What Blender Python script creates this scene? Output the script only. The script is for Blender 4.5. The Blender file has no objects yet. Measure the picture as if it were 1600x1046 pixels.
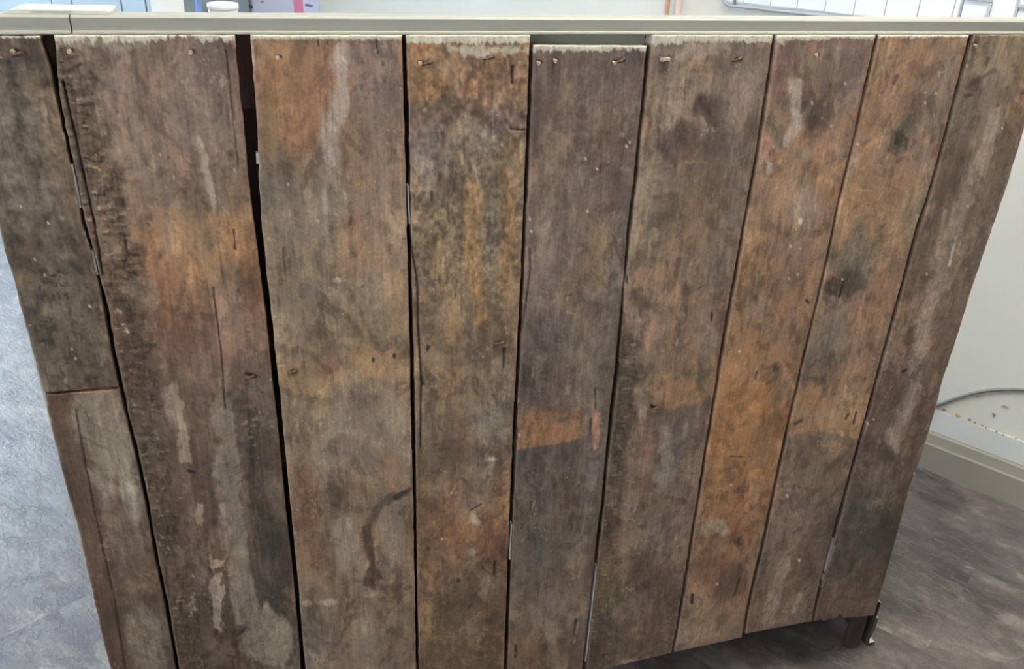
import bpy, bmesh, math, random
import numpy as np
from mathutils import Matrix, Vector
random.seed(7)
sc = bpy.context.scene
COL = sc.collection

# ------------------------------------------------------------------ camera
W_, H_ = 1600, 1046
def _n(v): return v/np.linalg.norm(v)
vz = np.array([-104., 2613.]); vx = np.array([5300., -468.])      # vanishing points of the plumb lines and of the plank wall
FPX = math.sqrt(-(vz@vx))
_d = _n(np.array([vz[0], vz[1], FPX])); _x = _n(np.array([vx[0], vx[1], FPX])); _y = np.cross(_x, _d)
R = np.array([_x, _y, -_d])                                         # camera (right, down, forward) -> world
CAM = np.array([0., -.9, 1.2])
cd = bpy.data.cameras.new('camera'); cam = bpy.data.objects.new('camera', cd); COL.objects.link(cam)
M4 = Matrix.Identity(4)
for i in range(3):
    M4[i][0] = R[i][0]; M4[i][1] = -R[i][1]; M4[i][2] = -R[i][2]; M4[i][3] = CAM[i]
cam.matrix_world = M4
cd.sensor_fit = 'HORIZONTAL'; cd.sensor_width = 36; cd.lens = FPX/W_*36; cd.clip_start = .02
sc.camera = cam
def ray(px, py): return R@np.array([px-800., py-523., FPX])
def onY(px, py, Y=0.):
    r = ray(px, py); return CAM+r*((Y-CAM[1])/r[1])
def onZ(px, py, Z=0.):
    r = ray(px, py); return CAM+r*((Z-CAM[2])/r[2])
def project(X, Y, Z):
    v = np.stack([X-CAM[0], Y-CAM[1], Z-CAM[2]])
    c = np.tensordot(R.T, v, 1)
    return 800+FPX*c[0]/c[2], 523+FPX*c[1]/c[2]

# room frame: u runs along the white back wall, n points from it into the room
_a = onZ(1440, 725); _b = onZ(1600, 790)
UD = _n(_b-_a); ND = np.array([UD[1], -UD[0], 0.]); ORG = _a.copy()
def rm(u, n, z): return tuple(ORG+UD*u+ND*n+np.array([0, 0, z]))
def onW(px, py, off=0.):
    r = ray(px, py); t = ((ORG-CAM)@ND+off)/(r@ND); P = CAM+r*t
    return (P-ORG)@UD, P[2]
ROOMROT = Matrix(((UD[0], ND[0], 0, ORG[0]), (UD[1], ND[1], 0, ORG[1]), (0, 0, 1, 0), (0, 0, 0, 1)))
U0, U1, N1, CEIL = -5.3, 2.4, 4.2, 2.55

# ------------------------------------------------------------------ light
w = bpy.data.worlds.new('sky'); sc.world = w; w.use_nodes = True
bg = w.node_tree.nodes['Background']; bg.inputs[0].default_value = (.62, .78, 1, 1); bg.inputs[1].default_value = 1.6
def area(name, loc, direction, sx, sy, power, col):
    l = bpy.data.lights.new(name, 'AREA'); l.shape = 'RECTANGLE'; l.size = sx; l.size_y = sy; l.energy = power; l.color = col
    o = bpy.data.objects.new(name, l); COL.objects.link(o); o.location = loc
    o.rotation_euler = Vector(direction).to_track_quat('-Z', 'Z').to_euler(); return o
WIN_L = (.45, 3.0, .75, 2.25)          # end wall window: n0, n1, z0, z1
WIN_F = (-2.3, .9, .9, 2.2)            # unseen window added behind the camera for fill light: u0, u1, z0, z1
area('daylight_end_window', rm(U0-.12, (WIN_L[0]+WIN_L[1])/2, 1.5), tuple(UD), 2.4, 1.4, 600, (.66, .82, 1))
area('added_fill_window_light', rm(-.7, N1+.12, 1.55), tuple(-ND), 3.1, 1.25, 142, (.92, .96, 1))  # fill light on the planks from the added window
area('added_ceiling_fill', rm(.2, 1.15, CEIL-.1), (0, 0, -1), 1.2, .6, 41, (1, .95, .89))  # fill light of the added, unseen ceiling lamp
sc.view_settings.view_transform = 'Standard'; sc.view_settings.look = 'None'
sc.view_settings.exposure = 0.0; sc.view_settings.gamma = 1; sc.view_settings.use_curve_mapping = False

# ------------------------------------------------------------------ helpers
def lin(c):
    c = np.asarray(c, float)/255.
    return np.where(c <= .04045, c/12.92, ((c+.055)/1.055)**2.4)
def mat(name, rgb, rough=.6, metal=0, noise=.06, scale=18, bump=.0, rgb2=None, stretch=(1, 1, 1), spec=.5, bscale=None):
    m = bpy.data.materials.new(name); m.use_nodes = True; nt = m.node_tree; b = nt.nodes['Principled BSDF']
    c1 = lin(rgb); c2 = lin(rgb2) if rgb2 else c1*(1-noise*2)
    tc = nt.nodes.new('ShaderNodeTexCoord'); mp = nt.nodes.new('ShaderNodeMapping'); mp.inputs['Scale'].default_value = stretch
    nz = nt.nodes.new('ShaderNodeTexNoise'); nz.inputs['Scale'].default_value = scale; nz.inputs['Detail'].default_value = 6
    cr = nt.nodes.new('ShaderNodeValToRGB'); cr.color_ramp.elements[0].position = .3; cr.color_ramp.elements[1].position = .7
    cr.color_ramp.elements[0].color = (*c2, 1); cr.color_ramp.elements[1].color = (*c1, 1)
    L = nt.links.new
    L(tc.outputs['Object'], mp.inputs[0]); L(mp.outputs[0], nz.inputs[0]); L(nz.outputs[0], cr.inputs[0]); L(cr.outputs[0], b.inputs['Base Color'])
    b.inputs['Roughness'].default_value = rough; b.inputs['Metallic'].default_value = metal; b.inputs['Specular IOR Level'].default_value = spec
    if bump:
        bp = nt.nodes.new('ShaderNodeBump'); bp.inputs['Strength'].default_value = bump; bp.inputs['Distance'].default_value = .002
        n2 = nt.nodes.new('ShaderNodeTexNoise'); n2.inputs['Scale'].default_value = bscale or scale*6; n2.inputs['Detail'].default_value = 5
        L(mp.outputs[0], n2.inputs[0]); L(n2.outputs[0], bp.inputs['Height']); L(bp.outputs[0], b.inputs['Normal'])
    return m
def link(name, me, m, parent=None):
    o = bpy.data.objects.new(name, me); COL.objects.link(o)
    if m and not me.materials: me.materials.append(m)
    if parent: o.parent = parent
    return o
def tag(o, label=None, cat=None, group=None, kind=None):
    if label: o['label'] = label
    if cat: o['category'] = cat
    if group: o['group'] = group
    if kind: o['kind'] = kind
    return o
def empty(name, loc, label, cat, group=None):
    o = bpy.data.objects.new(name, None); COL.objects.link(o); o.location = loc; o.empty_display_size = .05
    return tag(o, label, cat, group)
def boxbm(bm, x0, x1, y0, y1, z0, z1, bev=0):
    r = bmesh.ops.create_cube(bm, size=1)
    for v in r['verts']:
        v.co = Vector(((x0+x1)/2+v.co.x*(x1-x0), (y0+y1)/2+v.co.y*(y1-y0), (z0+z1)/2+v.co.z*(z1-z0)))
    if bev:
        es = list({e for v in r['verts'] for e in v.link_edges})
        bmesh.ops.bevel(bm, geom=es, offset=bev, segments=2, affect='EDGES', profile=.6)
def prism(bm, prof, axis, a, b):
    """extrude a closed 2-D outline along an axis from a to b"""
    def P(p, t): return {'x': (t, p[0], p[1]), 'y': (p[0], t, p[1]), 'z': (p[0], p[1], t)}[axis]
    va = [bm.verts.new(P(p, a)) for p in prof]; vb = [bm.verts.new(P(p, b)) for p in prof]
    bm.faces.new(va); bm.faces.new(vb[::-1])
    k = len(prof)
    for i in range(k): bm.faces.new((va[i], vb[i], vb[(i+1) % k], va[(i+1) % k]))
    bmesh.ops.recalc_face_normals(bm, faces=bm.faces[:])
def lathe(bm, prof, seg=40, c=(0, 0, 0)):
    rings = []
    for r, z in prof:
        if r < 1e-6: rings.append([bm.verts.new((c[0], c[1], c[2]+z))]); continue
        rings.append([bm.verts.new((c[0]+r*math.cos(2*math.pi*i/seg), c[1]+r*math.sin(2*math.pi*i/seg), c[2]+z)) for i in range(seg)])
    for A, B in zip(rings, rings[1:]):
        for i in range(seg):
            j = (i+1) % seg
            if len(A) == 1: bm.faces.new((A[0], B[i], B[j]))
            elif len(B) == 1: bm.faces.new((A[i], A[j], B[0]))
            else: bm.faces.new((A[i], A[j], B[j], B[i]))
    bmesh.ops.recalc_face_normals(bm, faces=bm.faces[:])
def tube(bm, pts, r, seg=12):
    pts = [Vector(p) for p in pts]; rings = []
    for i, p in enumerate(pts):
        t = (pts[min(i+1, len(pts)-1)]-pts[max(i-1, 0)]).normalized()
        s = t.cross(Vector((0, 0, 1)) if abs(t.z) < .9 else Vector((1, 0, 0))).normalized(); q = s.cross(t)
        rr = r[i] if isinstance(r, (list, tuple)) else r
        rings.append([bm.verts.new(p+s*rr*math.cos(2*math.pi*k/seg)+q*rr*math.sin(2*math.pi*k/seg)) for k in range(seg)])
    for A, B in zip(rings, rings[1:]):
        for k in range(seg): bm.faces.new((A[k], A[(k+1) % seg], B[(k+1) % seg], B[k]))
    bm.faces.new(rings[0]); bm.faces.new(rings[-1][::-1])
    bmesh.ops.recalc_face_normals(bm, faces=bm.faces[:])
def obj(name, bm, m, parent=None, smooth=False, room=False):
    me = bpy.data.meshes.new(name); bm.to_mesh(me); bm.free()
    if smooth:
        for p in me.polygons: p.use_smooth = True
    o = link(name, me, m, parent)
    if room: o.matrix_world = ROOMROT
    return o
def rbox(name, m, u0, u1, n0, n1, z0, z1, parent=None, bev=0):
    bm = bmesh.new(); boxbm(bm, u0, u1, n0, n1, z0, z1, bev)
    o = obj(name, bm, m, parent)
    if not parent: o.matrix_world = ROOMROT
    return o
def rthing(name, label, cat, u, n, z, group=None):
    o = empty(name, rm(u, n, z), label, cat, group)
    o.rotation_euler = (0, 0, math.atan2(UD[1], UD[0])); return o

# mesh frame of rm(): x = u, y = n is left-handed? (UD x ND = -Z) so flip: handled by recalculated normals
# ------------------------------------------------------------------ materials
M = {}
M['wall'] = mat('painted_plaster', (218, 216, 207), .75, noise=.03, scale=2.2, bump=.25, bscale=60)
M['wall_low'] = mat('painted_trim_white', (214, 215, 210), .5, noise=.02, scale=5, bump=.1)
M['skirt'] = mat('taupe_gloss_paint', (146, 140, 128), .38, noise=.04, scale=6, bump=.1)
M['ceil'] = mat('ceiling_white', (235, 234, 230), .8, noise=.01)
M['rail'] = mat('old_sage_paint', (157, 156, 145), .5, noise=.05, scale=9, bump=.5, bscale=45, stretch=(.35, 1, 1))
M['paint'] = mat('chalky_pale_paint', (200, 200, 186), .6, noise=.06, scale=60, bump=.6, bscale=240)
M['darkwood'] = mat('dark_stained_wood', (72, 60, 54), .7, rgb2=(32, 26, 23), noise=.2, scale=9, bump=.5, stretch=(6, 6, 1))
M['redwood'] = mat('red_brown_raw_wood', (84, 52, 44), .7, rgb2=(48, 32, 30), scale=12, bump=.4, stretch=(5, 5, 1))
M['nail'] = mat('rusty_nail_metal', (204, 192, 178), .5, .2, rgb2=(140, 116, 98), scale=260)
M['rust'] = mat('rusty_dark_nail', (128, 100, 84), .6, .4, rgb2=(50, 34, 28), scale=300)
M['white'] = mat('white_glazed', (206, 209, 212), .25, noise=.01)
M['blue'] = mat('blue_plastic', (92, 122, 184), .35, noise=.02)
M['paleblue'] = mat('pale_blue_cupboard_paint', (150, 163, 170), .45, noise=.02, scale=3)
M['groove'] = mat('dark_door_gap', (70, 84, 96), .7, noise=.02)
M['copper'] = mat('copper_pipe', (196, 156, 128), .4, .25, noise=.1, scale=20)
M['pipe_paint'] = mat('pinkish_painted_pipe', (222, 196, 184), .5, noise=.03)
M['panelw'] = mat('white_board_paint', (226, 230, 232), .35, noise=.015, scale=4)
M['alu'] = mat('grey_metal_trim', (176, 176, 182), .45, 0, noise=.02)
M['cable'] = mat('grey_cable_rubber', (126, 127, 122), .5, noise=.03)
M['poster'] = mat('lavender_white_paper', (220, 220, 238), .7, noise=.02, scale=6)
M['pink'] = mat('pink_print', (226, 130, 158), .7, noise=.03)
M['bprint'] = mat('blue_print', (120, 130, 188), .7, noise=.2, scale=40)
M['mauve'] = mat('mauve_print', (170, 160, 184), .7, noise=.2, scale=40)
M['cream'] = mat('cream_painted_board', (200, 201, 188), .5, noise=.03, scale=30, bump=.2)
M['flake'] = mat('ochre_plaster_chip', (196, 178, 126), .8, noise=.1, scale=90)
M['chip'] = mat('brown_plaster_chip', (150, 136, 116), .8, noise=.1, scale=90)
M['frame'] = mat('white_window_frame', (232, 232, 228), .4, noise=.01)
M['lampm'] = mat('fill_lamp_housing', (220, 220, 216), .4, noise=.01)
gl = bpy.data.materials.new('window_glass'); gl.use_nodes = True; b = gl.node_tree.nodes['Principled BSDF']
b.inputs['Transmission Weight'].default_value = 1; b.inputs['Roughness'].default_value = 0; b.inputs['IOR'].default_value = 1.02
M['glass'] = gl
em = bpy.data.materials.new('fill_lamp_diffuser'); em.use_nodes = True; b = em.node_tree.nodes['Principled BSDF']
b.inputs['Emission Color'].default_value = (1, .94, .86, 1); b.inputs['Emission Strength'].default_value = 3; M['diff'] = em  # glowing face of the added ceiling lamp

def floor_material():
    m = bpy.data.materials.new('slate_effect_vinyl'); m.use_nodes = True; nt = m.node_tree; N = nt.nodes.new; L = nt.links.new
    b = nt.nodes['Principled BSDF']; tc = N('ShaderNodeTexCoord')
    oi = N('ShaderNodeObjectInfo')
    sh = N('ShaderNodeVectorMath'); sh.operation = 'SCALE'; sh.inputs[0].default_value = (7, 13, 5); L(oi.outputs['Random'], sh.inputs['Scale'])
    ad = N('ShaderNodeVectorMath'); ad.operation = 'ADD'; L(tc.outputs['Object'], ad.inputs[0]); L(sh.outputs[0], ad.inputs[1])
    def noise(scale, det, dist=0, st=None):
        n = N('ShaderNodeTexNoise'); n.inputs['Scale'].default_value = scale; n.inputs['Detail'].default_value = det; n.inputs['Distortion'].default_value = dist; n.inputs['Roughness'].default_value = .62
        if st:
            mp = N('ShaderNodeMapping'); mp.inputs['Scale'].default_value = st; mp.inputs['Rotation'].default_value = (0, 0, .35); L(ad.outputs[0], mp.inputs[0]); L(mp.outputs[0], n.inputs[0])
        else: L(ad.outputs[0], n.inputs[0])
        return n
    def ramp(src, stops):
        r = N('ShaderNodeValToRGB'); e = r.color_ramp.elements
        while len(e) < len(stops): e.new(.5)
        for k, (p, c) in enumerate(stops): e[k].position = p; e[k].color = (*lin(c), 1)
        L(src, r.inputs[0]); return r
    def mix(a, bb, fac, mode='MIX'):
        x = N('ShaderNodeMix'); x.data_type = 'RGBA'; x.blend_type = mode
        L(a, x.inputs[6]); L(bb, x.inputs[7])
        if isinstance(fac, float): x.inputs[0].default_value = fac
        else: L(fac, x.inputs[0])
        return x.outputs[2]
    n1 = noise(3.2, 8, .35, (1, 1.4, 1)); c1 = ramp(n1.outputs[0], [(.36, (70, 62, 62)), (.46, (96, 87, 84)), (.55, (118, 109, 103)), (.64, (150, 142, 133))])
    n2 = noise(9, 9, .4, (1, 1.5, 1)); c2 = ramp(n2.outputs[0], [(.40, (66, 58, 58)), (.52, (104, 96, 92)), (.58, (122, 113, 107)), (.66, (176, 167, 156))])
    base = mix(c1.outputs[0], c2.outputs[0], .5)
    n3 = noise(2.1, 4); w3 = ramp(n3.outputs[0], [(.5, (0, 0, 0)), (.72, (150, 150, 150))]); br = N('ShaderNodeRGB'); br.outputs[0].default_value = (*lin((118, 98, 88)), 1)
    base = mix(base, br.outputs[0], w3.outputs[0])
    # fine slate wrinkles: thin lines where a distorted noise crosses its middle
    nv = noise(9, 8, .25, (1, 1.6, 1)); sb = N('ShaderNodeMath'); sb.operation = 'SUBTRACT'; L(nv.outputs[0], sb.inputs[0]); sb.inputs[1].default_value = .5
    ab = N('ShaderNodeMath'); ab.operation = 'ABSOLUTE'; L(sb.outputs[0], ab.inputs[0])
    vr = ramp(ab.outputs[0], [(0, (140, 140, 140)), (.007, (130, 130, 130)), (.018, (0, 0, 0))])
    dk = N('ShaderNodeRGB'); dk.outputs[0].default_value = (*lin((82, 77, 76)), 1)
    base = mix(base, dk.outputs[0], vr.outputs[0])
    nv2 = noise(6.5, 8, .2, (1, 2.4, 1)); s2 = N('ShaderNodeMath'); s2.operation = 'SUBTRACT'; L(nv2.outputs[0], s2.inputs[0]); s2.inputs[1].default_value = .53
    a2 = N('ShaderNodeMath'); a2.operation = 'ABSOLUTE'; L(s2.outputs[0], a2.inputs[0]); v2 = ramp(a2.outputs[0], [(0, (130, 130, 130)), (.01, (60, 60, 60)), (.022, (0, 0, 0))])
    lt = N('ShaderNodeRGB'); lt.outputs[0].default_value = (*lin((186, 178, 168)), 1)
    base = mix(base, lt.outputs[0], v2.outputs[0])
    nf = noise(160, 3); fr = ramp(nf.outputs[0], [(.3, (190, 190, 190)), (.7, (255, 255, 255))]); base = mix(base, fr.outputs[0], .7, 'MULTIPLY')
    tr = N('ShaderNodeMapRange'); tr.inputs[3].default_value = .84; tr.inputs[4].default_value = 1.12; L(oi.outputs['Random'], tr.inputs[0])
    sv = N('ShaderNodeVectorMath'); sv.operation = 'SCALE'; L(base, sv.inputs[0]); L(tr.outputs[0], sv.inputs['Scale']); base = sv.outputs[0]
    L(base, b.inputs['Base Color']); b.inputs['Roughness'].default_value = .42; b.inputs['Specular IOR Level'].default_value = .6
    bp = N('ShaderNodeBump'); bp.inputs['Strength'].default_value = .8; bp.inputs['Distance'].default_value = .003
    n4 = noise(26, 9, .5, (1, 2, 1)); mm = N('ShaderNodeMath'); mm.operation = 'SUBTRACT'; L(n4.outputs[0], mm.inputs[0]); L(vr.outputs[0], mm.inputs[1])
    L(mm.outputs[0], bp.inputs['Height']); L(bp.outputs[0], b.inputs['Normal'])
    return m
M['floor'] = floor_material()

# ------------------------------------------------------------------ room shell
def S(o): o['kind'] = 'structure'; return o
sub = S(rbox('floor', M['skirt'], U0-.1, U1+.1, -.1, N1+.1, -.06, -.003))
# slate-effect tiles laid along the back wall, one corner at the seam seen right of the cupboard
tc_ = onZ(1524, 889); tu = (tc_-ORG)@UD; tn = (tc_-ORG)@ND
TU, TN = .61, .305
k = 0; protos = {}
iu0 = math.floor((U0-tu)/TU)-1; iu1 = math.ceil((U1-tu)/TU)+1
in0 = math.floor((0-tn)/TN)-1; in1 = math.ceil((N1-tn)/TN)+1
for j in range(in0, in1):
    for i in range(iu0, iu1):
        off = (j % 2)*TU/2
        a0, a1 = max(tu+i*TU-off, U0), min(tu+(i+1)*TU-off, U1); b0, b1 = max(tn+j*TN, .0), min(tn+(j+1)*TN, N1)
        if a1-a0 < .02 or b1-b0 < .02: continue
        key = (round(a1-a0, 4), round(b1-b0, 4))
        if key not in protos:
            bm = bmesh.new(); g = .00012; boxbm(bm, g, key[0]-g, g, key[1]-g, -.003, 0)
            me = bpy.data.meshes.new('tile'); bm.to_mesh(me); bm.free(); me.materials.append(M['floor']); protos[key] = me
        o = bpy.data.objects.new('tile', protos[key]); COL.objects.link(o)
        o.parent = sub; o.location = (a0, b0, 0)
S(rbox('ceiling', M['ceil'], U0-.1, U1+.1, -.1, N1+.1, CEIL, CEIL+.1))
S(rbox('wall_back', M['wall'], U0-.1, U1+.1, -.1, 0, 0, CEIL))
S(rbox('wall_right', M['wall'], U1, U1+.1, 0, N1, 0, CEIL))
def holed(name, axis, a0, a1, h, t0, t1):
    """a wall with one window opening; axis 'n' = end wall, 'u' = side wall"""
    bm = bmesh.new(); w0, w1, z0, z1 = h
    for (p0, p1, q0, q1) in ((a0, w0, 0, CEIL), (w1, a1, 0, CEIL), (w0, w1, 0, z0), (w0, w1, z1, CEIL)):
        if axis == 'n': boxbm(bm, t0, t1, p0, p1, q0, q1)
        else: boxbm(bm, p0, p1, t0, t1, q0, q1)
    o = obj(name, bm, M['wall'], room=True); return S(o)
holed('wall_left', 'n', 0, N1, WIN_L, U0-.1, U0)
holed('wall_front', 'u', U0, U1, WIN_F, N1, N1+.1)
def window(name, axis, h, t0, t1, bars):
    w0, w1, z0, z1 = h; f = .05
    bm = bmesh.new()
    def bx(p0, p1, q0, q1, s=0):
        if axis == 'n': boxbm(bm, t0+s, t1-s, p0, p1, q0, q1, .004)
        else: boxbm(bm, p0, p1, t0+s, t1-s, q0, q1, .004)
    bx(w0, w0+f, z0, z1); bx(w1-f, w1, z0, z1); bx(w0+f, w1-f, z0, z0+f); bx(w0+f, w1-f, z1-f, z1)
    for q in range(1, bars):
        c = w0+(w1-w0)*q/bars; bx(c-.025, c+.025, z0+f, z1-f, .01)
    o = S(obj(name, bm, M['frame'], room=True))
    for q in range(bars):
        p0 = w0+(w1-w0)*q/bars; p1 = w0+(w1-w0)*(q+1)/bars; tm = (t0+t1)/2
        bm = bmesh.new()
        if axis == 'n': boxbm(bm, tm-.003, tm+.003, p0+.03, p1-.03, z0+f, z1-f)
        else: boxbm(bm, p0+.03, p1-.03, tm-.003, tm+.003, z0+f, z1-f)
        obj('pane', bm, M['glass'], o)
window('window_1', 'n', WIN_L, U0-.08, U0-.03, 3)
window('added_fill_window', 'u', WIN_F, N1+.03, N1+.08, 4)  # unseen window added to carry the fill light
# skirting board with a bevelled top, and the thinner white trim above it
def skirt(name, m, prof, axis, a, b):
    bm = bmesh.new(); prism(bm, prof, axis, a, b); return S(obj(name, bm, m, room=True))
zsk = onW(1450, 677, .02)[1]
skp = lambda s, c: [(c, 0), (c+s*.020, 0), (c+s*.020, zsk-.030), (c+s*.017, zsk-.026), (c+s*.012, zsk-.004), (c+s*.009, zsk), (c, zsk)]
skirt('baseboard_back', M['skirt'], skp(1, 0), 'x', U0, U1-.02)
skirt('baseboard_front', M['skirt'], skp(-1, N1), 'x', U0, U1-.02)
skirt('baseboard_right', M['skirt'], skp(-1, U1), 'y', .02, N1-.02)
skirt('baseboard_left', M['skirt'], skp(1, U0), 'y', .02, N1-.02)
zt_ = onW(1540, 668)[1]
bm = bmesh.new(); k = 150
for i in range(k):                                   # ragged upper edge where the plaster has chipped
    u = U0+.6+(U1-.1-U0-.6)*i/k; u2 = U0+.6+(U1-.1-U0-.6)*(i+1)/k
    boxbm(bm, u, u2, 0.0005, .005, zsk+.0005, zt_+random.uniform(-.0012, .0012))
S(obj('trim_1', bm, M['wall_low'], room=True))

# small chips of bare plaster along that edge, and the wall's scabs
wb = bpy.data.objects['wall_back']
def chip(px, py, w, h, m, dn=.0052):
    u, z = onW(px, py, .005); bm = bmesh.new(); kk = 9
    vs = []
    for i in range(kk):
        a = 2*math.pi*i/kk; r = random.uniform(.65, 1.1); vs.append((u+w*r*math.cos(a), z+h*r*math.sin(a)))
    prism(bm, vs, 'y', .0005, dn)
    for v in bm.verts: pass
    obj('plaster_chip', bm, m, wb)
for (px, py, w_, h_, m) in ((1496, 650, .0075, .0035, 'flake'), (1474, 641, .005, .0018, 'chip'), (1515, 657, .004, .002, 'chip'), (1523, 661, .0025, .0015, 'chip'), (1534, 666, .0025, .0012, 'chip'),
        (1541, 669, .002, .0012, 'chip'), (1557, 675, .0025, .002, 'chip'), (1567, 680, .0025, .0012, 'chip'), (1587, 685, .0035, .0014, 'flake'), (1552, 648, .004, .0012, 'chip'), (1527, 621, .003, .001, 'chip'), (1570, 636, .007, .0009, 'chip')):
    chip(px, py, w_, h_, M[m], .0058 if m != 'x' else .003)

# ------------------------------------------------------------------ the old cupboard, seen from its plank back
# numpy value noise
_rng = np.random.RandomState(11); TAB = _rng.rand(8, 256, 256)
def vnoise(x, y, s=0):
    t = TAB[s % 8]; ox = (s*37) % 251; oy = (s*91) % 241
    x = x+ox; y = y+oy
    xi = np.floor(x).astype(int); yi = np.floor(y).astype(int); fx = x-xi; fy = y-yi
    fx = fx*fx*(3-2*fx); fy = fy*fy*(3-2*fy)
    g = lambda a, b: t[a & 255, b & 255]
    return (g(xi, yi)*(1-fx)+g(xi+1, yi)*fx)*(1-fy)+(g(xi, yi+1)*(1-fx)+g(xi+1, yi+1)*fx)*fy
def fbm(x, y, s=0, o=4):
    r = 0; a = .5; tt = 0
    for i in range(o):
        r = r+a*vnoise(x*2**i, y*2**i, s+i*3); tt += a; a *= .55
    return r/tt
def sst(a, b, x):
    t = np.clip((x-a)/(b-a), 0, 1); return t*t*(3-2*t)

KALB = np.array([1.38, 1.30, 1.22])                                     # wood colours below are noted as seen; the wood itself is this much lighter
class Paint:
    """stains, peeling paint, knots and splits of one plank, laid out in plank coordinates"""
    def __init__(s, X, Z, px, py, seed):
        s.X, s.Z, s.px, s.py, s.seed = X, Z, px, py, seed
        s.c = np.zeros(X.shape+(3,)); s.h = np.zeros(X.shape); s.n = 0
        s.wx = px+(fbm(px/30, py/44, seed+61, 5)-.5)*34+(fbm(px/6, py/9, seed+62, 3)-.5)*9
        s.wy = py+(fbm(px/26, py/50, seed+63, 5)-.5)*60+(fbm(px/6, py/11, seed+64, 3)-.5)*16
    def ramp(s, stops):
        ys = [a for a, _ in stops]; wob = s.py+(fbm(s.X*14, s.Z*5, s.seed)-.5)*90
        for k in range(3): s.c[..., k] = np.interp(wob, ys, [c[k] for _, c in stops])
        s.clouds(.36, .3)
    def mixin(s, m, col, a):
        m = (m*a)[..., None]; s.c = s.c*(1-m)+np.array(col, float)*m
    def blob(s, cx, cy, rx, ry, col, a=.8, soft=.45, warp=.55, ws=26, rot=0, h=0):
        s.n += 1
        d = np.array([696-cx, 3136-cy], float); d /= np.linalg.norm(d)
        if rot:
            t = math.radians(rot); d = np.array([d[0]*math.cos(t)-d[1]*math.sin(t), d[0]*math.sin(t)+d[1]*math.cos(t)])
        big = min(rx, ry) > 6
        dx = (s.wx if big else s.px)-cx; dy = (s.wy if big else s.py)-cy; v = dx*d[0]+dy*d[1]; q = dx*d[1]-dy*d[0]
        r = np.sqrt((q/rx)**2+(v/ry)**2)+warp*2*(fbm(s.px/ws, s.py/(ws*1.7), s.seed+s.n*5, 5)-.5)
        m = 1-sst(1-soft, 1+soft, r); s.mixin(m, col, min(a*1.18, .96))
        if h: s.h += m*h
    def stroke(s, pts, w, col, a=.8, soft=.5, warp=.5, ws=14, h=0):
        s.n += 1; D = np.full(s.px.shape, 1e9)
        for (x0, y0), (x1, y1) in zip(pts, pts[1:]):
            vx_, vy_ = x1-x0, y1-y0; L2 = vx_*vx_+vy_*vy_+1e-9
            ax, ay = (s.px*.4+s.wx*.6, s.py*.4+s.wy*.6) if w > 4 else (s.px, s.py)
            t = np.clip(((ax-x0)*vx_+(ay-y0)*vy_)/L2, 0, 1)
            D = np.minimum(D, np.hypot(ax-x0-t*vx_, ay-y0-t*vy_))
        r = D/w+warp*2*(fbm(s.px/ws, s.py/(ws*1.5), s.seed+s.n*7, 4)-.5)
        m = 1-sst(1-soft, 1+soft, r); s.mixin(m, col, a)
        if h: s.h += m*h
    def crack(s, pts, w=1.3, a=.85, depth=.0012): s.stroke(pts, w, (34, 26, 22), a, .5, .35, 8, -depth)
    def knot(s, cx, cy, r, col=(70, 54, 44), a=.75):
        d = np.hypot((s.px-cx)/r, (s.py-cy)/(r*1.25))+.35*(fbm(s.px/9, s.py/9, s.seed+3)-.5)
        rings = .5+.5*np.cos(d*11); m = (1-sst(.7, 1.5, d)); s.mixin(m*(.45+.55*rings), col, a)
        s.mixin(1-sst(.2, .5, d), tuple(v*.7 for v in col), a*.8); s.h -= (1-sst(.3, .6, d))*.0006
    def speck(s, cx, cy, r, col=(176, 164, 152), a=.85): s.stroke([(cx, cy), (cx+.5, cy+r*.8)], r, col, a, .4, .5, 5, .0003)
    def clouds(s, big, small):
        # clouded grime, rubbed and bleached patches at several sizes, borders broken by the grain
        X, Z, q = s.X, s.Z, s.seed; jx = (fbm(X*420, Z*60, q+70, 3)-.5)*.5
        for k, (fx, fz, th, wd, fac, al) in enumerate(((15, 8, .56, .10, (1.24, 1.25, 1.27), .55), (17, 9, .57, .10, (.70, .68, .68), .55), (38, 16, .58, .07, (1.26, 1.25, 1.24), .5), (42, 20, .58, .08, (.68, .66, .65), .5),
                (22, 7, .57, .08, (1.14, 1.0, .87), .5), (28, 10, .58, .08, (.92, .95, 1.06), .5), (95, 50, .60, .07, (1.28, 1.27, 1.25), .45), (100, 60, .60, .07, (.66, .64, .62), .45))):
            wX = X+(fbm(X*18, Z*12, q+80+k, 3)-.5)*.06; wZ = Z+(fbm(X*16, Z*10, q+90+k, 3)-.5)*.10
            m = sst(th-wd, th+wd, fbm(wX*fx, wZ*fz, q+100+k, 6)+jx*.10)*al*(small if k > 5 else big)
            s.c *= 1+(np.array(fac)-1)*m[..., None]
    def grain(s, amt=.1, coarse=.06):
        X, Z = s.X, s.Z; q = s.seed
        xw = X+(fbm(X*9, Z*4, q+1)-.5)*.010
        g = (fbm(xw*150, Z*7, q+2, 4)-.5)*2*amt*1.15+(fbm(xw*420, Z*14, q+4, 2)-.5)*2*amt*.8
        mo = (fbm(X*34, Z*17, q+6, 5)-.5)*2*coarse*2.4+(fbm(X*300, Z*230, q+7, 2)-.5)*2*coarse*1.3
        s.c *= np.clip(1+g+mo, .45, 1.6)[..., None]
        hue = ((fbm(X*26, Z*7, q+9, 4)-.5)*2*.06)[..., None]*np.array([1., .05, -1.]); s.c *= 1+hue
        gr = ((fbm(X*48, Z*22, q+12, 4)-.56)); s.mixin(np.clip(gr*5, 0, 1), (128, 114, 102), .35)
        dk = ((fbm(X*60, Z*26, q+14, 5)-.60)); s.mixin(np.clip(dk*5, 0, 1), (66, 55, 48), .28)
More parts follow.
